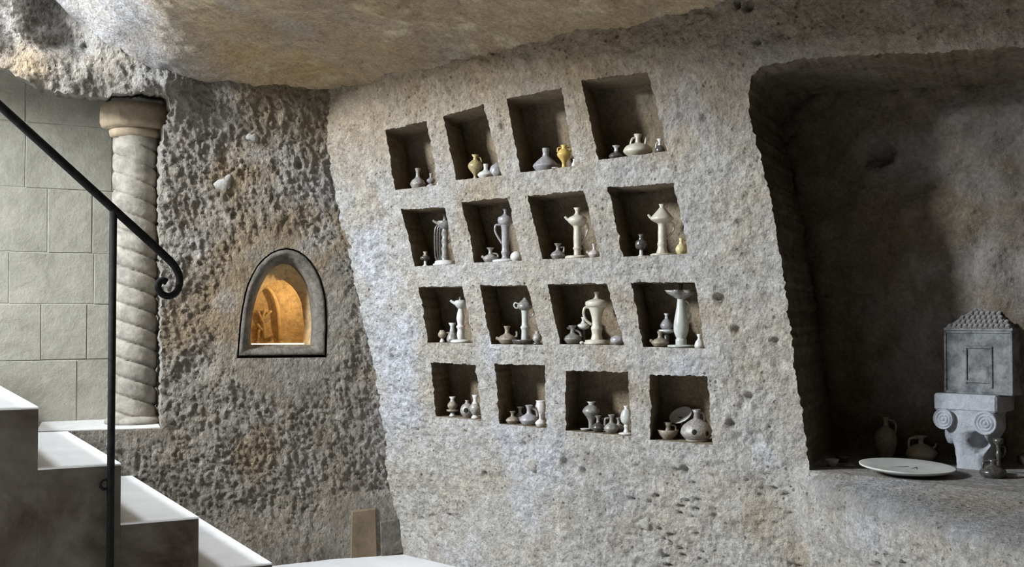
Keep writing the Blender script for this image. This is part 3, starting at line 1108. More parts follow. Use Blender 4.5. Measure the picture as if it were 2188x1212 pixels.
def ground(o, x, y, z):
    if o.name not in _bvh:
        me = o.data
        _bvh[o.name] = BVHTree.FromPolygons([v.co[:] for v in me.vertices], [p.vertices[:] for p in me.polygons])
    best = None
    for dx, dy in ((0, 0), (0.02, 0), (-0.02, 0), (0, 0.015), (0, -0.015)):
        h = _bvh[o.name].ray_cast(Vector((x + dx, y + dy, z)), Vector((0, 0, -1)), 0.4)
        if h[0] is not None:
            best = h[0].z if best is None else max(best, h[0].z)
    return best


ROWNAME = ['top row', 'second row', 'third row', 'bottom row']
COLNAME = ['first', 'second', 'third', 'fourth']


def spot(r, c, px, inset):
    tz = RIGHT.hit(px, 675 + 0, -inset)
    q = niche_floor[(r, c)]
    for _ in range(3):
        zf = floor_at(r, c, tz[0])
        # point on the ray column px at this floor height
        y = 675 - zf / 4.3 * F
        tz = RIGHT.hit(px, y, -inset)
    p = RIGHT.pos(np.array([[tz[0], zf]]), -inset)[0]
    z = ground(niche_obj[(r, c)], p[0], p[1], zf + EYE + 0.06)
    if z is None or abs(z - zf - EYE) > 0.03:
        z = zf + EYE
    return np.array([p[0], p[1], z]), p[1] / F


def pot_root(r, c, px, inset, name, label, cat):
    p, s = spot(r, c, px, inset)
    g = f'oil lamps and pots in the {ROWNAME[r]} of niches'
    return thing(name, label, cat, p, 0, g), s


def sp(prof, s):
    return [(a * s, b * s) for a, b in prof]


def smooth_prof(prof, n=3):
    return [tuple(p) for p in spline(prof, n)]


def P3(path, s):
    return [np.array([x * s, 0.0, y * s]) for x, y in path]


def squat(r, c, px, inset, w, h, mat, label, nw=0.42, spout=None, handle=None, name='oil_lamp', cat='oil lamp', neckmat=None, nk=0.6):
    o, s = pot_root(r, c, px, inset, name, label, cat)
    b = smooth_prof([(0.27 * w, 0), (0.34 * w, 0.03 * h), (0.48 * w, 0.22 * h), (0.485 * w, 0.30 * h), (0.38 * w, 0.44 * h), (0.22 * w, (nk - 0.07) * h), (0.14 * w, nk * h)])
    b = [(0, 0)] + [(max(x, 0), max(y, 0)) for x, y in b]
    MB().lathe(sp(b, s), 26).build('body', CER[mat], o)
    k = smooth_prof([(0.14 * w, nk * h), (0.115 * w, (nk + 0.12) * h), (0.13 * w, (nk + 0.24) * h), (nw / 2 * w, 0.985 * h), (nw / 2 * w, 1.0 * h), (nw / 2 * w * 0.8, h), (0.09 * w, 0.84 * h)])
    MB().lathe(sp(k + [(0, 0.82 * h)], s), 20).build('neck', CER[neckmat or mat], o)
    if spout:
        P = spline(P3(spout, s), 4)
        MB().tube(P, [0.085 * w * s * (1 - 0.45 * i / len(P)) + 0.0015 for i in range(len(P))], 9).build('spout', CER[mat], o)
    if handle:
        MB().tube(spline(P3(handle, s), 5), 0.05 * w * s + 0.001, 8).build('handle', CER[mat], o)
    return o


def turned(r, c, px, inset, parts, label, name='oil_lamp', cat='oil lamp', handles=(), spouts=(), hr=2.3, seg=28, lean=0):
    """parts: (part name, ceramic, profile in pixels)"""
    o, s = pot_root(r, c, px, inset, name, label, cat)
    for nm, mat, prof, *wv in parts:
        MB().lathe(sp(prof, s), seg, wav=wv[0] if wv else None).build(nm, CER[mat], o)
    m0 = parts[min(1, len(parts) - 1)][1]
    for hp in handles:
        mat = m0
        if isinstance(hp, tuple):
            mat, hp = hp
        MB().tube(spline(P3(hp, s), 5), hr * s, 8).build('handle', CER[mat], o)
    for spth in spouts:
        mat = m0
        if isinstance(spth, tuple):
            mat, spth = spth
        P = spline(P3(spth, s), 4)
        MB().tube(P, [4.2 * s * (1 - 0.5 * i / len(P)) for i in range(len(P))], 9).build('spout', CER[mat], o)
    return o


S = smooth_prof
# --- top row
squat(0, 0, 888, .060, 33, 46, 'speck', 'grey squat oil lamp in the leftmost niche of the top row', nw=.36)
turned(0, 0, 917, .045, [('foot', 'lilac', [(0, 0), (9, 0), (10, 4), (4, 8), (3, 9)]), ('body', 'grey', S([(3, 9), (8, 12), (9, 17), (4, 21)]) + [(3, 24), (4, 31), (3, 31), (0, 28)])],
       'tiny two-tiered grey lamp beside the squat lamp, leftmost top niche')
turned(0, 0, 936, .050, [('body', 'white', S([(4, 0), (7, 5), (5, 12), (3, 16)]) + [(4, 20), (0, 20)])], 'tiny white bottle half behind the pillar, leftmost top niche', 'small_bottle', 'bottle')
turned(0, 1, 1013, .050, [('foot', 'white', [(0, 0), (9, 0), (8, 3), (4, 5)]), ('body', 'olive', S([(4, 5), (4, 12), (14, 25), (15, 34), (9, 41), (5, 44)])), ('neck', 'olive', [(5, 44), (4, 49), (8, 55), (7, 55), (3, 50), (0, 50)])],
       'olive brown stemmed vase in the second niche of the top row', 'stemmed_vase', 'vase', handles=[[(5, 50), (11, 48), (14, 38)]], hr=1.5)
squat(0, 1, 1036, .045, 36, 32, 'white', 'white flat oil lamp beside the olive vase, second top niche', nw=.3)
turned(0, 1, 1060, .075, [('body', 'lilac', S([(9, 0), (15, 8), (16, 18), (12, 28), (6, 32)])), ('lid', 'lilac', [(6, 32), (3, 35), (0, 36)])],
       'round lilac grey jar at the right of the second top niche', 'round_jar', 'jar')
squat(0, 2, 1166, .068, 56, 52, 'lilac', 'broad conical grey oil lamp in the third niche of the top row', nw=.27, spout=[(22, 12), (28, 15), (31, 17)], nk=.66)
turned(0, 2, 1206, .046, [('foot', 'ochre', [(0, 0), (9, 0), (8, 3), (5, 6)]), ('body', 'ochre', S([(5, 6), (5, 16), (13, 27), (15, 33), (10, 42), (6, 44)])), ('neck', 'ochre', [(6, 44), (5, 48), (8, 52), (7, 52), (4, 49), (0, 48)])],
       'ochre yellow two-handled vase in the third niche of the top row', 'stemmed_vase', 'vase', handles=[[(6, 47), (13, 46), (14, 37)], [(-6, 47), (-13, 46), (-14, 37)]], hr=1.6)
turned(0, 2, 1190, .028, [('body', 'pink', S([(6, 0), (10, 2), (11, 4)]) + [(9, 4), (0, 2)])], 'small flat saucer before the ochre vase, third top niche', 'saucer', 'saucer')
turned(0, 2, 1230, .040, [('body', 'white', S([(5, 0), (8, 6), (5, 13), (4, 17)]) + [(5, 19), (0, 18)])], 'tiny white cup by the right pillar, third top niche', 'small_cup', 'cup')
squat(0, 3, 1319, .050, 32, 31, 'dark', 'dark bodied small lamp with pale neck in the top right niche', nw=.5, neckmat='white')
turned(0, 3, 1366, .068, [('foot', 'cream', [(0, 0), (19, 0), (20, 4)]), ('body', 'cream', S([(20, 4), (30, 12), (31, 18), (24, 27), (10, 32), (6, 34)])), ('neck', 'cream', [(6, 34), (5, 42), (9, 52), (7, 52), (4, 45), (0, 44)])],
       'large cream spouted pot in the top right niche', 'spouted_pot', 'pot', handles=[[(-6, 44), (-12, 42), (-16, 30)]], spouts=[[(14, 20), (17, 36), (18, 47)]], hr=2.4)
turned(0, 3, 1414, .050, [('body', 'dark', S([(7, 0), (11, 6), (10, 14), (4, 20)])), ('neck', 'white', [(4, 20), (3, 27), (7, 34), (5, 34), (0, 30)])],
       'small dark bottle with white mouth at the right of the top right niche', 'small_bottle', 'bottle', handles=[[(-4, 26), (-8, 24), (-9, 14)]], hr=1.4)
# --- second row
turned(1, 0, 907, .045, [('foot', 'white', [(0, 0), (6, 0), (6, 2), (3, 4), (3, 12)]), ('body', 'dark', S([(3, 12), (10, 15), (11, 20), (6, 23)])), ('neck', 'tan', [(6, 23), (3, 26), (5, 32), (4, 32), (0, 29)])],
       'small dark cup lamp on a white foot, first niche of the second row')
tw = lambda a, z: 0.16 * math.cos(2 * a + z * 900)
turned(1, 0, 949, .062, [('base', 'white', [(0, 0), (25, 0), (26, 3), (22, 5), (21, 10), (8, 12)]), ('stem', 'grey', [(7.5, 10)] + [(7, 12 + 6 * k) for k in range(12)], tw),
                        ('bowl', 'grey', S([(6, 78), (13, 84), (17, 92), (15, 96)]) + [(5, 95)]), ('neck', 'grey', [(5, 95), (3.5, 103), (6, 111), (4, 111), (0, 106)])],
       'grey twisted-stem lamp stand on a white dish, second row', 'lamp_stand', 'lamp stand', handles=[('dark', [(-8, 88), (-20, 80), (-21, 40), (-18, 14), (-8, 12)]), ('dark', [(-8, 86), (-15, 79), (-16, 40), (-13, 14), (-7, 12)]), ('dark', [(-6, 84), (-10, 78), (-11, 40), (-9, 14), (-6, 12)]), ('grey', [(9, 84), (17, 74), (14, 58), (7, 50)])],
       spouts=[[(-8, 88), (-18, 92), (-26, 97)]], hr=2.6)
squat(1, 1, 1047, .048, 33, 32, 'speck', 'grey squat lamp with pale lip, second niche of the second row', nw=.5, spout=[(-12, 10), (-17, 13), (-19, 14)], handle=[(4, 20), (15, 18), (16, 10)])
turned(1, 1, 1079, .066, [('base', 'white', [(0, 0), (27, 0), (28, 4), (24, 6), (10, 8)]), ('stem', 'lilac', S([(9, 8), (7, 14), (9.5, 22), (7.5, 28), (8, 50), (8.5, 72), (11, 80)])),
                        ('bowl', 'lilac', S([(11, 80), (15, 84), (16.5, 91), (15, 97)]) + [(8, 100)]), ('finial', 'lilac', [(8, 100), (4, 104), (3, 108), (6, 115), (4, 116), (0, 113)])],
       'lilac grey looped-handle lamp stand, second niche of the second row', 'lamp_stand', 'lamp stand', handles=[[(-11, 80), (-20, 80), (-22, 68), (-15, 53), (-7, 40)]])
turned(1, 1, 1103, .030, [('body', 'white', S([(8, 0), (13, 7), (12, 15), (5, 21)]) + [(0, 22)])], 'rounded white lamp leaning by the lilac stand, second row', 'round_lamp', 'oil lamp')
squat(1, 2, 1192, .045, 32, 34, 'grey', 'grey lamp with two small lugs, third niche of the second row', nw=.52, handle=[(5, 26), (13, 26), (12, 15)])
turned(1, 2, 1234, .064, [('base', 'cream', [(0, 0), (26, 0), (27, 4), (24, 7), (10, 8)]), ('stem', 'cream', S([(8, 8), (7.5, 18), (10, 23), (8, 27), (8.5, 45), (8, 64), (10, 71)])),
                        ('bowl', 'cream', S([(10, 71), (18, 77), (21, 83), (18, 89), (8, 94)])), ('neck', 'cream', [(8, 94), (4.5, 99), (5, 104), (8.5, 110), (6, 110), (0, 105)])],
       'cream spouted lamp stand in the third niche of the second row', 'lamp_stand', 'lamp stand', handles=[[(11, 73), (20, 76), (23, 66), (16, 46), (8, 30)]], spouts=[[(-14, 80), (-22, 86), (-27, 91)]])
squat(1, 2, 1270, .030, 26, 30, 'pink', 'pinkish white lamp right of the cream stand, second row', nw=.4, spout=[(-9, 9), (-14, 12), (-17, 13)])
turned(1, 3, 1371, .048, [('foot', 'white', [(0, 0), (7, 0), (7, 2), (4, 4), (3.5, 14)]), ('body', 'dark', S([(3.5, 14), (11, 18), (13, 26), (11, 34)]) + [(6, 36)]), ('neck', 'dark', [(6, 36), (4, 42), (7, 48), (5, 48), (0, 44)])],
       'dark footed lamp in the fourth niche of the second row', handles=[('white', [(-8, 20), (-3, 26), (-5, 33)])], hr=2.6)
turned(1, 3, 1416, .064, [('base', 'cream', [(0, 0), (25, 0), (26, 3), (22, 5), (14, 6)]), ('stem', 'cream', S([(13, 6), (9.5, 18), (10.5, 26), (9, 31), (9, 50), (8.5, 66), (11, 70)])),
                        ('bowl', 'cream', S([(11, 70), (22, 76), (25, 80), (21, 86), (12, 96), (7, 102)])), ('neck', 'cream', [(7, 102), (4.5, 105), (7, 111), (5, 111), (0, 107)])],
       'cream conical-topped lamp stand, fourth niche of the second row', 'lamp_stand', 'lamp stand', handles=[[(15, 73), (24, 69), (25, 58), (19, 48), (9, 36)]], spouts=[[(-18, 78), (-25, 83), (-30, 89)]])
turned(1, 3, 1457, .034, [('body', 'yellow', S([(8, 0), (12, 8), (11, 16), (5, 23)])), ('neck', 'yellow', [(5, 23), (3.5, 29), (5, 35), (3.5, 35), (0, 32)])],
       'small pale yellow jug at the right end of the second row', 'small_jug', 'jug', handles=[[(4, 31), (9, 28), (10, 16)]], hr=1.6)
# --- third row
turned(2, 0, 946, .050, [('foot', 'white', [(0, 0), (6, 0), (5, 3), (3, 8)]), ('body', 'tan', S([(3, 8), (8, 12), (9, 18), (6, 24)])), ('neck', 'tan', [(6, 24), (5, 26), (0, 25)])],
       'little tan cup lamp on a foot, first niche of the third row', handles=[[(7, 20), (16, 20), (19, 18)]], hr=1.8)
turned(2, 0, 967, .058, [('body', 'grey', S([(9, 0), (12, 6), (10, 14), (5, 24)])), ('neck', 'pale', [(5, 24), (4, 34), (8, 42), (6, 42), (0, 37)])],
       'grey bottle with flared neck behind the baluster stand, third row', 'small_bottle', 'bottle')
turned(2, 0, 985, .055, [('base', 'white', [(0, 0), (21, 0), (22, 3), (18, 6), (7, 7)]), ('stem', 'white', S([(6, 7), (8, 18), (6.5, 28), (9.5, 34), (6.5, 39), (9, 52), (6.5, 66), (5, 72)])),
                        ('bowl', 'pale', S([(5, 72), (11, 78), (14, 85), (12, 90)]) + [(5, 91)]), ('neck', 'dark', [(5, 91), (4, 95), (5, 98), (0, 97)])],
       'white baluster lamp stand in the first niche of the third row', 'lamp_stand', 'lamp stand', spouts=[('white', [(-8, 82), (-16, 86), (-22, 90)])])
squat(2, 1, 1084, .050, 40, 38, 'tan', 'low tan oil lamp with spout, second niche of the third row', nw=.36, spout=[(-15, 10), (-21, 12), (-24, 13)], handle=[(14, 14), (20, 16), (21, 24), (19, 27)])
turned(2, 1, 1122, .060, [('base', 'dark', [(0, 0), (24, 0), (28, 7), (28, 10), (25, 9), (8, 7)]), ('stem', 'pale', S([(8, 7), (7.5, 20), (7.5, 30), (10, 36), (7, 41), (7, 60), (8, 72)])),
                        ('bowl', 'grey', S([(8, 72), (15, 77), (17, 82), (12, 89), (5, 95)])), ('neck', 'grey', [(5, 95), (3, 99), (0, 100)])],
       'grey ring-handled lamp stand on a dark dish, second niche of the third row', 'lamp_stand', 'lamp stand', handles=[[(-13, 86), (-21, 88), (-23, 82), (-19, 77), (-13, 78)], [(14, 80), (19, 74), (17, 62), (9, 56)]], hr=1.8)
turned(2, 1, 1148, .034, [('foot', 'dark', [(0, 0), (9, 0), (10, 3), (5, 5)]), ('body', 'speck', S([(5, 5), (10, 12), (8, 20), (4, 24)]) + [(5, 29), (0, 28)])],
       'speckled little lamp right of the ring-handled stand, third row')
squat(2, 2, 1223, .050, 42, 39, 'grey', 'plump grey jug in the third niche of the third row', nw=.42, handle=[(5, 30), (16, 24), (19, 14)], spout=[(-5, 34), (-9, 34), (-12, 33)], name='small_jug', cat='jug')
turned(2, 2, 1247, .090, [('stem', 'dark', [(0, 0), (12, 0), (10, 3), (4, 6), (4, 30)]), ('bowl', 'white', S([(4, 30), (12, 34), (13, 40), (6, 44)])), ('neck', 'white', [(6, 44), (3, 50), (5, 57), (3, 57), (0, 53)])],
       'white cup lamp on a dark stem behind the cream pitcher, third row', 'stemmed_lamp', 'oil lamp')
turned(2, 2, 1243, .020, [('body', 'white', S([(3, 0), (5, 3), (3, 6)]) + [(0, 7)])], 'tiny white stopper before the grey jug, third row', 'stopper', 'stopper')
turned(2, 2, 1275, .060, [('base', 'cream', [(0, 0), (27, 0), (28, 4), (25, 5), (25, 9), (14, 10)]), ('body', 'cream', S([(13, 10), (10.5, 20), (11, 28), (12.5, 34), (10, 41), (10, 52), (13, 66), (18, 79)])),
                        ('lid', 'cream', S([(18, 79), (23, 82), (24.5, 87), (22, 92), (8, 97)])), ('finial', 'cream', [(8, 97), (4, 101), (4, 106), (7, 112), (4, 113), (0, 110)])],
       'cream lidded pitcher in the third niche of the third row', 'lidded_pitcher', 'pitcher', handles=[[(-15, 78), (-25, 78), (-28, 66), (-23, 52), (-11, 42)]], spouts=[[(18, 84), (25, 83), (31, 86)]], hr=2.8)
turned(2, 2, 1320, .034, [('body', 'lilac', S([(9, 0), (16, 7), (15, 15), (8, 20)]) + [(5, 21), (0, 20)])], 'round grey bowl by the right pillar, third niche of third row', 'round_bowl', 'bowl')
squat(2, 3, 1410, .044, 38, 33, 'tan', 'low tan lamp at the left of the fourth niche, third row', nw=.34, spout=[(-14, 10), (-19, 13), (-22, 14)])
turned(2, 3, 1424, .085, [('foot', 'dark', [(0, 0), (13, 0), (13, 3), (6, 6), (6, 28)]), ('dish', 'white', [(6, 28), (18, 31), (19, 36), (16, 37), (6, 36)]), ('body', 'lilac', S([(6, 36), (13, 40), (14, 47), (8, 56), (4, 60)])), ('neck', 'white', [(4, 60), (3, 66), (6, 71), (4, 71), (0, 68)])],
       'lilac lamp stacked on a pale dish, fourth niche of the third row', 'stacked_lamp', 'oil lamp')
turned(2, 3, 1455, .056, [('base', 'pale', [(0, 0), (28, 0), (30, 3), (28, 5), (12, 6)]), ('body', 'pale', S([(12, 6), (12, 16), (10, 19), (13, 26), (16, 38), (15, 56), (10, 84), (8, 103)])),
                        ('bowl', 'grey', [(8, 103), (16, 109), (25, 115), (30, 122), (28, 122), (20, 117), (4, 113)], lambda a, z: (0.17 if z > 0.17 else 0.05) * math.cos(6 * a)), ('finial', 'dark', [(4, 113), (4, 124), (5, 136), (3, 140), (0, 140)])],
       'tall pale baluster vase with scalloped bowl, fourth niche of the third row', 'tall_vase', 'vase', handles=[[(9, 100), (17, 92), (16, 76), (21, 66), (13, 48)]], seg=40)
turned(2, 3, 1494, .036, [('body', 'white', S([(9, 0), (11, 5), (8, 14), (4, 19)])), ('neck', 'white', [(4, 19), (3.5, 23), (6, 28), (5, 30), (0, 30)])],
       'small white bottle by the right edge of the third row', 'small_bottle', 'bottle')
# --- bottom row
turned(3, 0, 970, .052, [('foot', 'white', [(0, 0), (7, 0), (6, 3), (3, 8)]), ('dish', 'tan', [(3, 8), (12, 11), (13, 14), (6, 15)]), ('body', 'tan', S([(6, 15), (10, 20), (10, 26), (5, 32)])), ('neck', 'pink', [(5, 32), (4, 36), (7, 42), (5, 42), (0, 38)])],
       'tan dished lamp on a foot in the first niche of the bottom row')
rg = turned(3, 0, 1001, .052, [('body', 'speck', S([(6, 0), (13, 8), (15, 16), (11, 26), (5, 30)])), ('neck', 'speck', [(5, 30), (3.5, 34), (5, 37), (0, 36)])],
            'round speckled grey flask, first niche of the bottom row', 'round_flask', 'flask')
turned(3, 0, 1018, .044, [('foot', 'white', [(0, 0), (9, 0), (8, 3), (5, 7)]), ('body', 'speck', S([(5, 7), (11, 16), (12, 24), (7, 32)])), ('neck', 'white', [(7, 32), (4, 38), (5, 44), (7, 50), (5, 50), (0, 46)])],
       'white-necked footed lamp by the pillar, first niche of the bottom row')
squat(3, 1, 1097, .048, 30, 26, 'tan', 'small tan lamp at the left of the second bottom niche', nw=.42)
squat(3, 1, 1113, .090, 30, 34, 'speck', 'speckled lamp behind two others in the second bottom niche', nw=.5)
squat(3, 1, 1132, .052, 42, 42, 'lilac', 'plump lilac grey jug in the second bottom niche', nw=.38, name='small_jug', cat='jug', handle=[(5, 36), (16, 30), (18, 16)])
turned(3, 1, 1158, .100, [('foot', 'dark', [(0, 0), (10, 0), (9, 4)]), ('body', 'pink', S([(9, 4), (12, 16), (14, 30), (11, 44)])), ('neck', 'white', [(11, 44), (10, 48), (12, 51), (10, 51), (0, 48)])],
       'tall pinkish jar at the back of the second bottom niche', 'tall_jar', 'jar')
squat(3, 1, 1156, .032, 23, 28, 'white', 'little white bottle at the front right of the second bottom niche', nw=.34, name='small_bottle', cat='bottle')
turned(3, 2, 1264, .070, [('foot', 'grey', [(0, 0), (8, 0), (8, 3), (6, 6)]), ('body', 'grey', S([(6, 6), (6.5, 18), (10, 27), (17, 36), (19, 42), (13, 50), (6, 54)])), ('neck', 'pale', [(6, 54), (6, 57), (10, 61), (8, 61), (4, 57), (0, 56)])],
       'grey baluster vase in the third niche of the bottom row', 'baluster_vase', 'vase')
turned(3, 2, 1251, .040, [('body', 'white', S([(5, 0), (9, 2), (11, 5)]) + [(9, 5), (0, 2)])], 'small white dish at the foot of the grey vase, bottom row', 'small_dish', 'dish')
squat(3, 2, 1278, .042, 28, 34, 'dark', 'dark lamp with side handle before the grey vase, bottom row', nw=.46, neckmat='grey', handle=[(4, 28), (14, 28), (13, 14)])
squat(3, 2, 1306, .042, 33, 39, 'grey', 'grey lamp with looped handle in the middle of the third bottom niche', nw=.42, handle=[(-5, 32), (-13, 30), (-14, 16)])
squat(3, 2, 1322, .088, 26, 30, 'speck', 'speckled lamp at the back of the third bottom niche', nw=.46)
turned(3, 2, 1338, .040, [('base', 'white', [(0, 0), (16, 0), (17, 3), (8, 5)]), ('stem', 'white', S([(7, 5), (4.5, 12), (6, 17), (5, 21)])), ('body', 'pale', S([(5, 21), (11, 27), (13, 38), (9, 50), (5, 54)])), ('neck', 'white', [(5, 54), (4.5, 57), (6.5, 61), (5, 61), (0, 59)])],
       'pale goblet-shaped lamp on a white foot, third bottom niche', 'goblet_lamp', 'oil lamp')
turned(3, 3, 1426, .050, [('foot', 'tan', [(0, 0), (11, 0), (12, 2)]), ('bowl', 'tan', [(12, 2), (19, 10), (23, 20), (21, 20), (10, 14)]), ('neck', 'tan', [(10, 14), (6, 20), (5, 27), (9, 36), (7, 36), (0, 30)])],
       'tan lamp rising from an open bowl, bottom right niche', handles=[[(6, 30), (15, 28), (17, 16)]], hr=2)
import mathutils
pl_, s_ = spot(3, 3, 1455, .112)
dish = thing('leaning_plate', 'pale plate propped at a slant behind the big pierced flask', 'plate', pl_, 0, 'oil lamps and pots in the bottom row of niches')
pm = MB().lathe([(0, -1.5 * s_), (14 * s_, -1 * s_), (25 * s_, 3 * s_), (26 * s_, 5 * s_), (24 * s_, 4.6 * s_), (14 * s_, 1.2 * s_), (0, 0.6 * s_)], 36)
ph = math.radians(62)
nz_ = Vector((-0.5 * math.sin(ph), -math.cos(ph), 0.87 * math.sin(ph)))
ax_ = Vector((0.87, 0, 0.5))
ay_ = nz_.cross(ax_)
pm.v = [tuple(ax_ * p[0] + ay_ * p[1] + nz_ * p[2] + Vector((0, 0, 46 * s_))) for p in pm.v]
pm.build('disc', CER['white'], dish)
MB().lathe([(0, 0), (9 * s_, 0), (8 * s_, 4 * s_), (4 * s_, 9 * s_), (4 * s_, 36 * s_), (7 * s_, 45 * s_), (0, 45 * s_)], 16).build('foot', CER['dark'], dish)


HOLE = plain_mat('dark_pierced_hole', (0.03, 0.027, 0.024), 0.9, 0.2, 60, 0.2, 0.1)


def pierce(o, rad, spots):
    s_ = o.location[1] / F
    for dx, dz, rr in spots:
        hb = MB().lathe([(0, 1.6 * s_), (rr * 0.7 * s_, 1.2 * s_), (rr * s_, -1.5 * s_), (0, -1.5 * s_)], 18)
        ang = math.asin(dx / rad)
        Rm = mathutils.Matrix.Rotation(ang, 3, 'Z') @ mathutils.Matrix.Rotation(math.radians(90), 3, 'X')
        hb.v = [tuple(Rm @ Vector(p) + Vector((rad * s_ * math.sin(ang), -rad * s_ * math.cos(ang), dz * s_))) for p in hb.v]
        hb.build('filling_hole', HOLE, o)


pierce(rg, 14.2, [(-2, 16, 6)])
fk = turned(3, 3, 1487, .066, [('foot', 'white', [(0, 0), (22, 0), (24, 4)]), ('body', 'speck', S([(24, 4), (33, 14), (34, 22), (28, 34), (14, 44), (7, 48)])), ('neck', 'grey', [(7, 48), (6, 58), (10, 67), (8, 67), (5, 60), (0, 58)])],
       'big pierced grey flask in the bottom right niche', 'flask', 'flask', handles=[[(7, 60), (14, 58), (16, 42)]], hr=2.2)
pierce(fk, 33, [(-10, 21, 7), (17, 19, 6.5)])

# ------------------------------------------------------------------ things on the alcove shelf
ZW = EYE + ZS
RZ = math.atan2(RIGHT.T[1], RIGHT.T[0])
STONE = plain_mat('blue_grey_carved_stone', (0.44, 0.45, 0.48), 0.9, 0.10, 40, 0.6, 0.2, bdist=0.01)
LEAD = plain_mat('weathered_grey_model', (0.215, 0.22, 0.22), 0.8, 0.25, 25, 0.6, 0.25, dark=(0.07, 0.075, 0.08), bdist=0.008)
TILE = plain_mat('grey_roof_tile', (0.33, 0.32, 0.30), 0.85, 0.2, 60, 0.4, 0.2)

# capital
cb0 = at_height(2086, 1004, ZW)
cc_ = cb0[:2] + np.array([0.35, 0.93]) * 0.055
cap = thing('ionic_capital', 'blue grey carved stone capital with two spiral volutes on the shelf', 'capital', (cc_[0], cc_[1], ZW), RZ)
u = cc_[1] / F                     # metres per pixel here
secs = [(0, 34, 36), (20, 34, 36), (45, 37, 38), (60, 42, 42), (80, 53, 48), (95, 55, 50), (112, 54, 50), (124, 58, 52)]
V, Fq = [], []
sg = 64
lev = spline(secs, 6)
for (z, hw, hd) in lev:
    for k in range(sg):
        a = 2 * math.pi * k / sg
        ca, sa = math.cos(a), math.sin(a)
        e = 0.55
        x = hw * np.sign(ca) * abs(ca) ** e
        y = hd * np.sign(sa) * abs(sa) ** e
        # broken hollow low on the right of the front
        dd = math.hypot((x - 22) / 17, (z - 58) / 24)
        if y < 0:
            y += 46 * max(0, 1 - dd) ** 0.6
        dd = math.hypot((x - 5) / 5, (z - 88) / 5)
        if y < 0:
            y += 8 * max(0, 1 - dd)
        V.append((x * u, y * u, z * u))
V = np.array(V)
V = V + 0.003 * np.stack([fbm(V, 40, 2, 401), fbm(V, 40, 2, 402), 0 * V[:, 0]], 1)
for a in range(len(lev) - 1):
    for k in range(sg):
        q = (k + 1) % sg
        Fq.append((a * sg + k, a * sg + q, (a + 1) * sg + q, (a + 1) * sg + k))
Fq.append(tuple((len(lev) - 1) * sg + k for k in range(sg)))
MB().add(V, Fq).build('bell', STONE, cap)
ab = MB().box(-67 * u, 68 * u, -54 * u, 50 * u, 122 * u, 158 * u, 4 * u)
ab.build('abacus', STONE, cap, shade=False)
for sx, zc, rr in ((-44, 104, 22), (46, 101, 25)):
    vo = MB()
    prof = [(0, 6), (3, 6), (4.5, 3), (6, 3), (7.5, 6), (9.5, 6), (11, 2.5), (12.5, 2.5), (14, 5.5), (16, 5.5), (17.5, 2), (19, 2), (20.5, 5), (rr - 1, 5), (rr, 3), (rr, -26)]
    vo.lathe(sp(prof, u), 36)
    Rm = mathutils.Matrix.Rotation(math.radians(90), 3, 'X')
    vo.v = [tuple(Rm @ Vector(p) + Vector((sx * u, -56 * u, zc * u))) for p in vo.v]
    vo.build('volute', STONE, cap)
lf = MB().lathe([(0, 0), (8, 4), (13, 16), (14, 28), (10, 38), (0, 40)], 20)
lf.v = [(x * u - 42 * u, y * u * 0.8 - 24 * u, z * u + 48 * u) for x, y, z in lf.v]
lf.build('leaf', STONE, cap)

# house-shaped shrine on the capital
ZC = ZW + 158 * u
shr = thing('house_model', 'grey model house with tiled roof standing on the carved capital', 'model house', (cc_[0] + 0.036, cc_[1] - 0.006, ZC), RZ)
hw, hh, hd = 73 * u, 134 * u, 44 * u
wl = MB()
V = [(-hw * 1.03, -hd, 0), (hw, -hd, 0), (hw, hd, 0), (-hw * 1.03, hd, 0), (-hw * 0.97, -hd, hh), (hw, -hd, hh), (hw, hd, hh), (-hw * 0.97, hd, hh)]
wl.add(V, [(0, 3, 2, 1), (4, 5, 6, 7), (0, 1, 5, 4), (1, 2, 6, 5), (2, 3, 7, 6), (3, 0, 4, 7)])
wl.build('walls', LEAD, shr, shade=False)
fr = MB()
for x0, x1, z0, z1 in ((-hw, -hw + 5 * u, 0, hh), (hw - 5 * u, hw, 0, hh), (-hw, hw, 0, 5 * u), (-hw, hw, hh - 6 * u, hh)):
    fr.box(x0, x1, -hd - 2.5 * u, -hd + u, z0, z1, 0.8 * u)
fr.build('corner_border', LEAD, shr, shade=False)
dr_ = MB()
for x0, x1, z0, z1 in ((-28 * u, -23 * u, 22 * u, 96 * u), (26 * u, 31 * u, 14 * u, 96 * u), (-23 * u, 26 * u, 24 * u, 29 * u)):
    dr_.box(x0, x1, -hd - 3 * u, -hd + u, z0, z1, 0.8 * u)
dr_.box(-28 * u, 31 * u, -hd - 3 * u, -hd + u, 96 * u, 101 * u, 0.8 * u)
dr_.build('carved_doorway', LEAD, shr, shade=False)
rf = MB()
ro = [(-hw * 0.98, -hd * 1.1), (hw * 1.02, -hd * 1.1), (hw * 1.02, hd * 1.1), (-hw * 0.98, hd * 1.1)]
rh = 60 * u
V = [(x, y, hh) for x, y in ro] + [(x, y, hh + 4 * u) for x, y in ro] + [(-4 * u, 0, hh + rh), (7 * u, 0, hh + rh)]
rf.add(V, [(0, 3, 2, 1), (0, 1, 5, 4), (1, 2, 6, 5), (2, 3, 7, 6), (3, 0, 4, 7), (4, 5, 9, 8), (6, 7, 8, 9), (5, 6, 9), (7, 4, 8)])
roof = rf.build('roof', LEAD, shr, shade=False)
tb = MB()
V, Fq = [], []
for i in range(2):
    for k in range(7):
        a = math.pi * k / 6
        V.append((math.cos(a) * (5.3 - 1.4 * i) * u, -6 * u + i * 11 * u, (math.sin(a) * (5.2 - 2.6 * i) + 1.2 * (1 - i)) * u))
for k in range(6):
    Fq.append((k, k + 1, 8 + k, 7 + k))
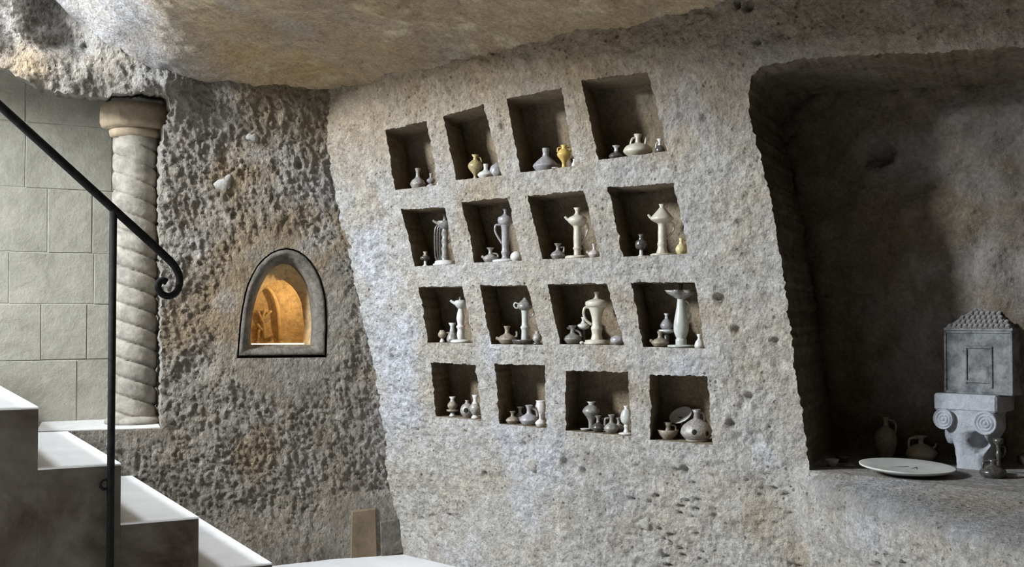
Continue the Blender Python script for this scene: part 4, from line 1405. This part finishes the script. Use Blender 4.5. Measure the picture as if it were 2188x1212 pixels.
Fq += [tuple(range(7)), tuple(range(13, 6, -1)), (0, 7, 13, 6)]
tile_me = MB().add(V, Fq).build('roof_tile', TILE, roof, shade=False)
tile_me.hide_render = False
first = True
sl = math.atan2(rh - 4 * u, hd * 1.1)
ax0, ax1 = -hw * 0.98, hw * 1.02
for side in (-1, 1):
    for row in range(6):
        f = (row + 0.5) / 6.3
        y = side * hd * 1.1 * (1 - f)
        z = hh + 4 * u + (rh - 4 * u) * f
        xa, xb = ax0 * (1 - f) - 4 * u * f, ax1 * (1 - f) + 7 * u * f
        nt_ = max(1, int((xb - xa) / (11.2 * u)))
        for k in range(nt_):
            x = xa + (xb - xa) * (k + 0.5) / nt_ + (5.0 * u if row % 2 else 0)
            t_ = tile_me if first else tile_me.copy()
            if not first:
                C.objects.link(t_)
                t_.parent = roof
            first = False
            t_.location = (x + random.uniform(-.5, .5) * u, y, z + 0.5 * u)
            t_.rotation_euler = (sl if side < 0 else -sl, 0, random.uniform(-.06, .06) + (0 if side < 0 else math.pi))
            if side > 0:
                t_.rotation_euler = (sl, 0, math.pi + random.uniform(-.06, .06))
fn = MB().lathe([(0, 0), (5, 0), (6, 5), (4, 12), (0, 15)], 14)
fn.v = [(x * u + 8 * u, y * u, z * u + hh + rh - 4 * u) for x, y, z in fn.v]
fn.build('finial', CER['dark'], shr)


def shelf_pot(px, py, name, label, cat, parts, handles=(), hr=2.5, dz=0.0, rz=0.0, tilt=None, wob_=None, seg=32):
    p = at_height(px, py, ZW)
    o = thing(name, label, cat, (p[0], p[1], ZW + dz), rz, None)
    s = p[1] / F
    for nm, mat, prof in parts:
        MB().lathe(sp(prof, s), seg).build(nm, mat if not isinstance(mat, str) else CER[mat], o)
    for nm, mat, pth, rr in handles:
        MB().tube(spline(P3(pth, s), 5), rr * s, 9).build(nm, CER[mat], o)
    if tilt:
        o.rotation_euler = tilt
    return o


plt = plain_mat('grey_stone_plate', (0.50, 0.50, 0.46), 0.6, 0.08, 14, 0.2, 0.3)
p_ = at_height(1938, 1014, ZW)
s_ = p_[1] / F
plate = thing('serving_plate', 'broad flat pale plate lying on the alcove shelf', 'plate', (p_[0], p_[1], ZW), 0)
plate.rotation_euler = (math.radians(2.5), math.radians(1.6), 0)
MB().lathe(sp([(0, 1), (48, 1), (52, 4)], s_), 48).build('foot_ring', plt, plate)
MB().lathe(sp([(52, 4), (80, 10), (98, 16), (99, 19), (96, 19.5), (70, 15), (0, 13.5)], s_), 64).build('dish', plt, plate)
ck = MB()
for a_, b_ in (((-32, 4), (8, 8)), ((6, -4), (22, 3)), ((14, -10), (22, 3))):
    ck.tube([(a_[0] * s_, a_[1] * s_ * 2, 13.9 * s_), (b_[0] * s_, b_[1] * s_ * 2, 14.2 * s_)], [0.4 * s_, 1.0 * s_], 6)
ck.build('incised_mark', CER['dark'], plate)

shelf_pot(1968, 985, 'cream_jug', 'glossy cream jug with loop handle behind the flat plate', 'jug',
          [('body', 'cream', S([(22, 0), (29, 8), (31, 16), (26, 27), (14, 34), (6, 37)])), ('neck', 'cream', [(6, 37), (5, 44), (8, 49), (14, 52), (14, 54), (10, 53), (0, 48)])],
          [('handle', 'cream', [(-8, 49), (-22, 48), (-26, 40), (-25, 24)], 2.6), ('curled_handle', 'white', [(30, 12), (33, 16), (28, 22), (27, 27), (31, 31), (32, 37)], 2.4)])
shelf_pot(1893, 982, 'tall_jug', 'tall dull clay jug in the shade at the back of the alcove', 'jug',
          [('body', 'tan', S([(12, 0), (20, 20), (24, 40), (20, 58), (10, 68), (6, 72)])), ('neck', 'tan', [(6, 72), (5, 80), (8, 90), (6, 91), (0, 86)])],
          [('handle', 'tan', [(6, 84), (16, 82), (22, 72), (20, 56)], 2.6)])
shelf_pot(1778, 997, 'clay_bowl', 'small pale bowl at the left end of the alcove shelf', 'bowl',
          [('body', 'pale', [(0, 0), (7, 0), (11, 6), (15, 14), (15, 16), (13, 15), (8, 8), (0, 6)])])
shelf_pot(1800, 988, 'clay_cup', 'dark low cup behind the small pale bowl', 'cup',
          [('body', 'dark', [(0, 0), (9, 0), (14, 8), (15, 15), (13, 15), (9, 8), (0, 6)])])
shelf_pot(1812, 997, 'flat_dish', 'little flat pale dish right of the small bowl', 'dish',
          [('body', 'grey', [(0, 0), (13, 0), (14, 3), (8, 6), (3, 7), (0, 9)])])
shelf_pot(2122, 1021, 'dark_lamp', 'black glazed low lamp before the carved capital', 'oil lamp',
          [('body', 'dark', S([(20, 0), (27, 8), (26, 16), (16, 24), (8, 27)])), ('neck', 'dark', [(8, 27), (7, 33), (10, 38), (8, 38), (0, 34)])],
          [('handle', 'dark', [(-8, 34), (-20, 32), (-22, 16)], 2.6)])
shelf_pot(2134, 1012, 'dark_candlestick', 'thin dark candlestick standing right of the carved capital', 'candlestick',
          [('base', 'dark', [(0, 0), (13, 0), (12, 4), (5, 7)]), ('stem', 'dark', S([(5, 7), (4, 30), (6, 40), (4, 50), (5, 60)])), ('cup', 'dark', [(5, 60), (10, 66), (11, 74), (9, 74), (0, 66)])],
          [('handle', 'dark', [(4, 58), (14, 54), (12, 40), (5, 34)], 2.0)])
t_p = at_height(2163, 1021, ZW)
s_ = t_p[1] / F
tl = thing('tile_fragment', 'small pale tile fragment beside the black lamp', 'tile', (t_p[0], t_p[1], ZW), -0.15)
MB().box(-13 * s_, 13 * s_, -10 * s_, 10 * s_, 0, 7 * s_, 1.2 * s_).build('slab', CER['grey'], tl, shade=False)
shelf_pot(2196, 1000, 'dark_jar', 'dark jar with pale loop handle at the right edge of the shelf', 'jar',
          [('body', 'dark', S([(14, 0), (24, 14), (26, 30), (18, 44), (10, 50)])), ('neck', 'dark', [(10, 50), (9, 56), (13, 62), (11, 62), (0, 58)])],
          [('handle', 'grey', [(-10, 56), (-20, 56), (-25, 48), (-23, 34)], 3.0)])
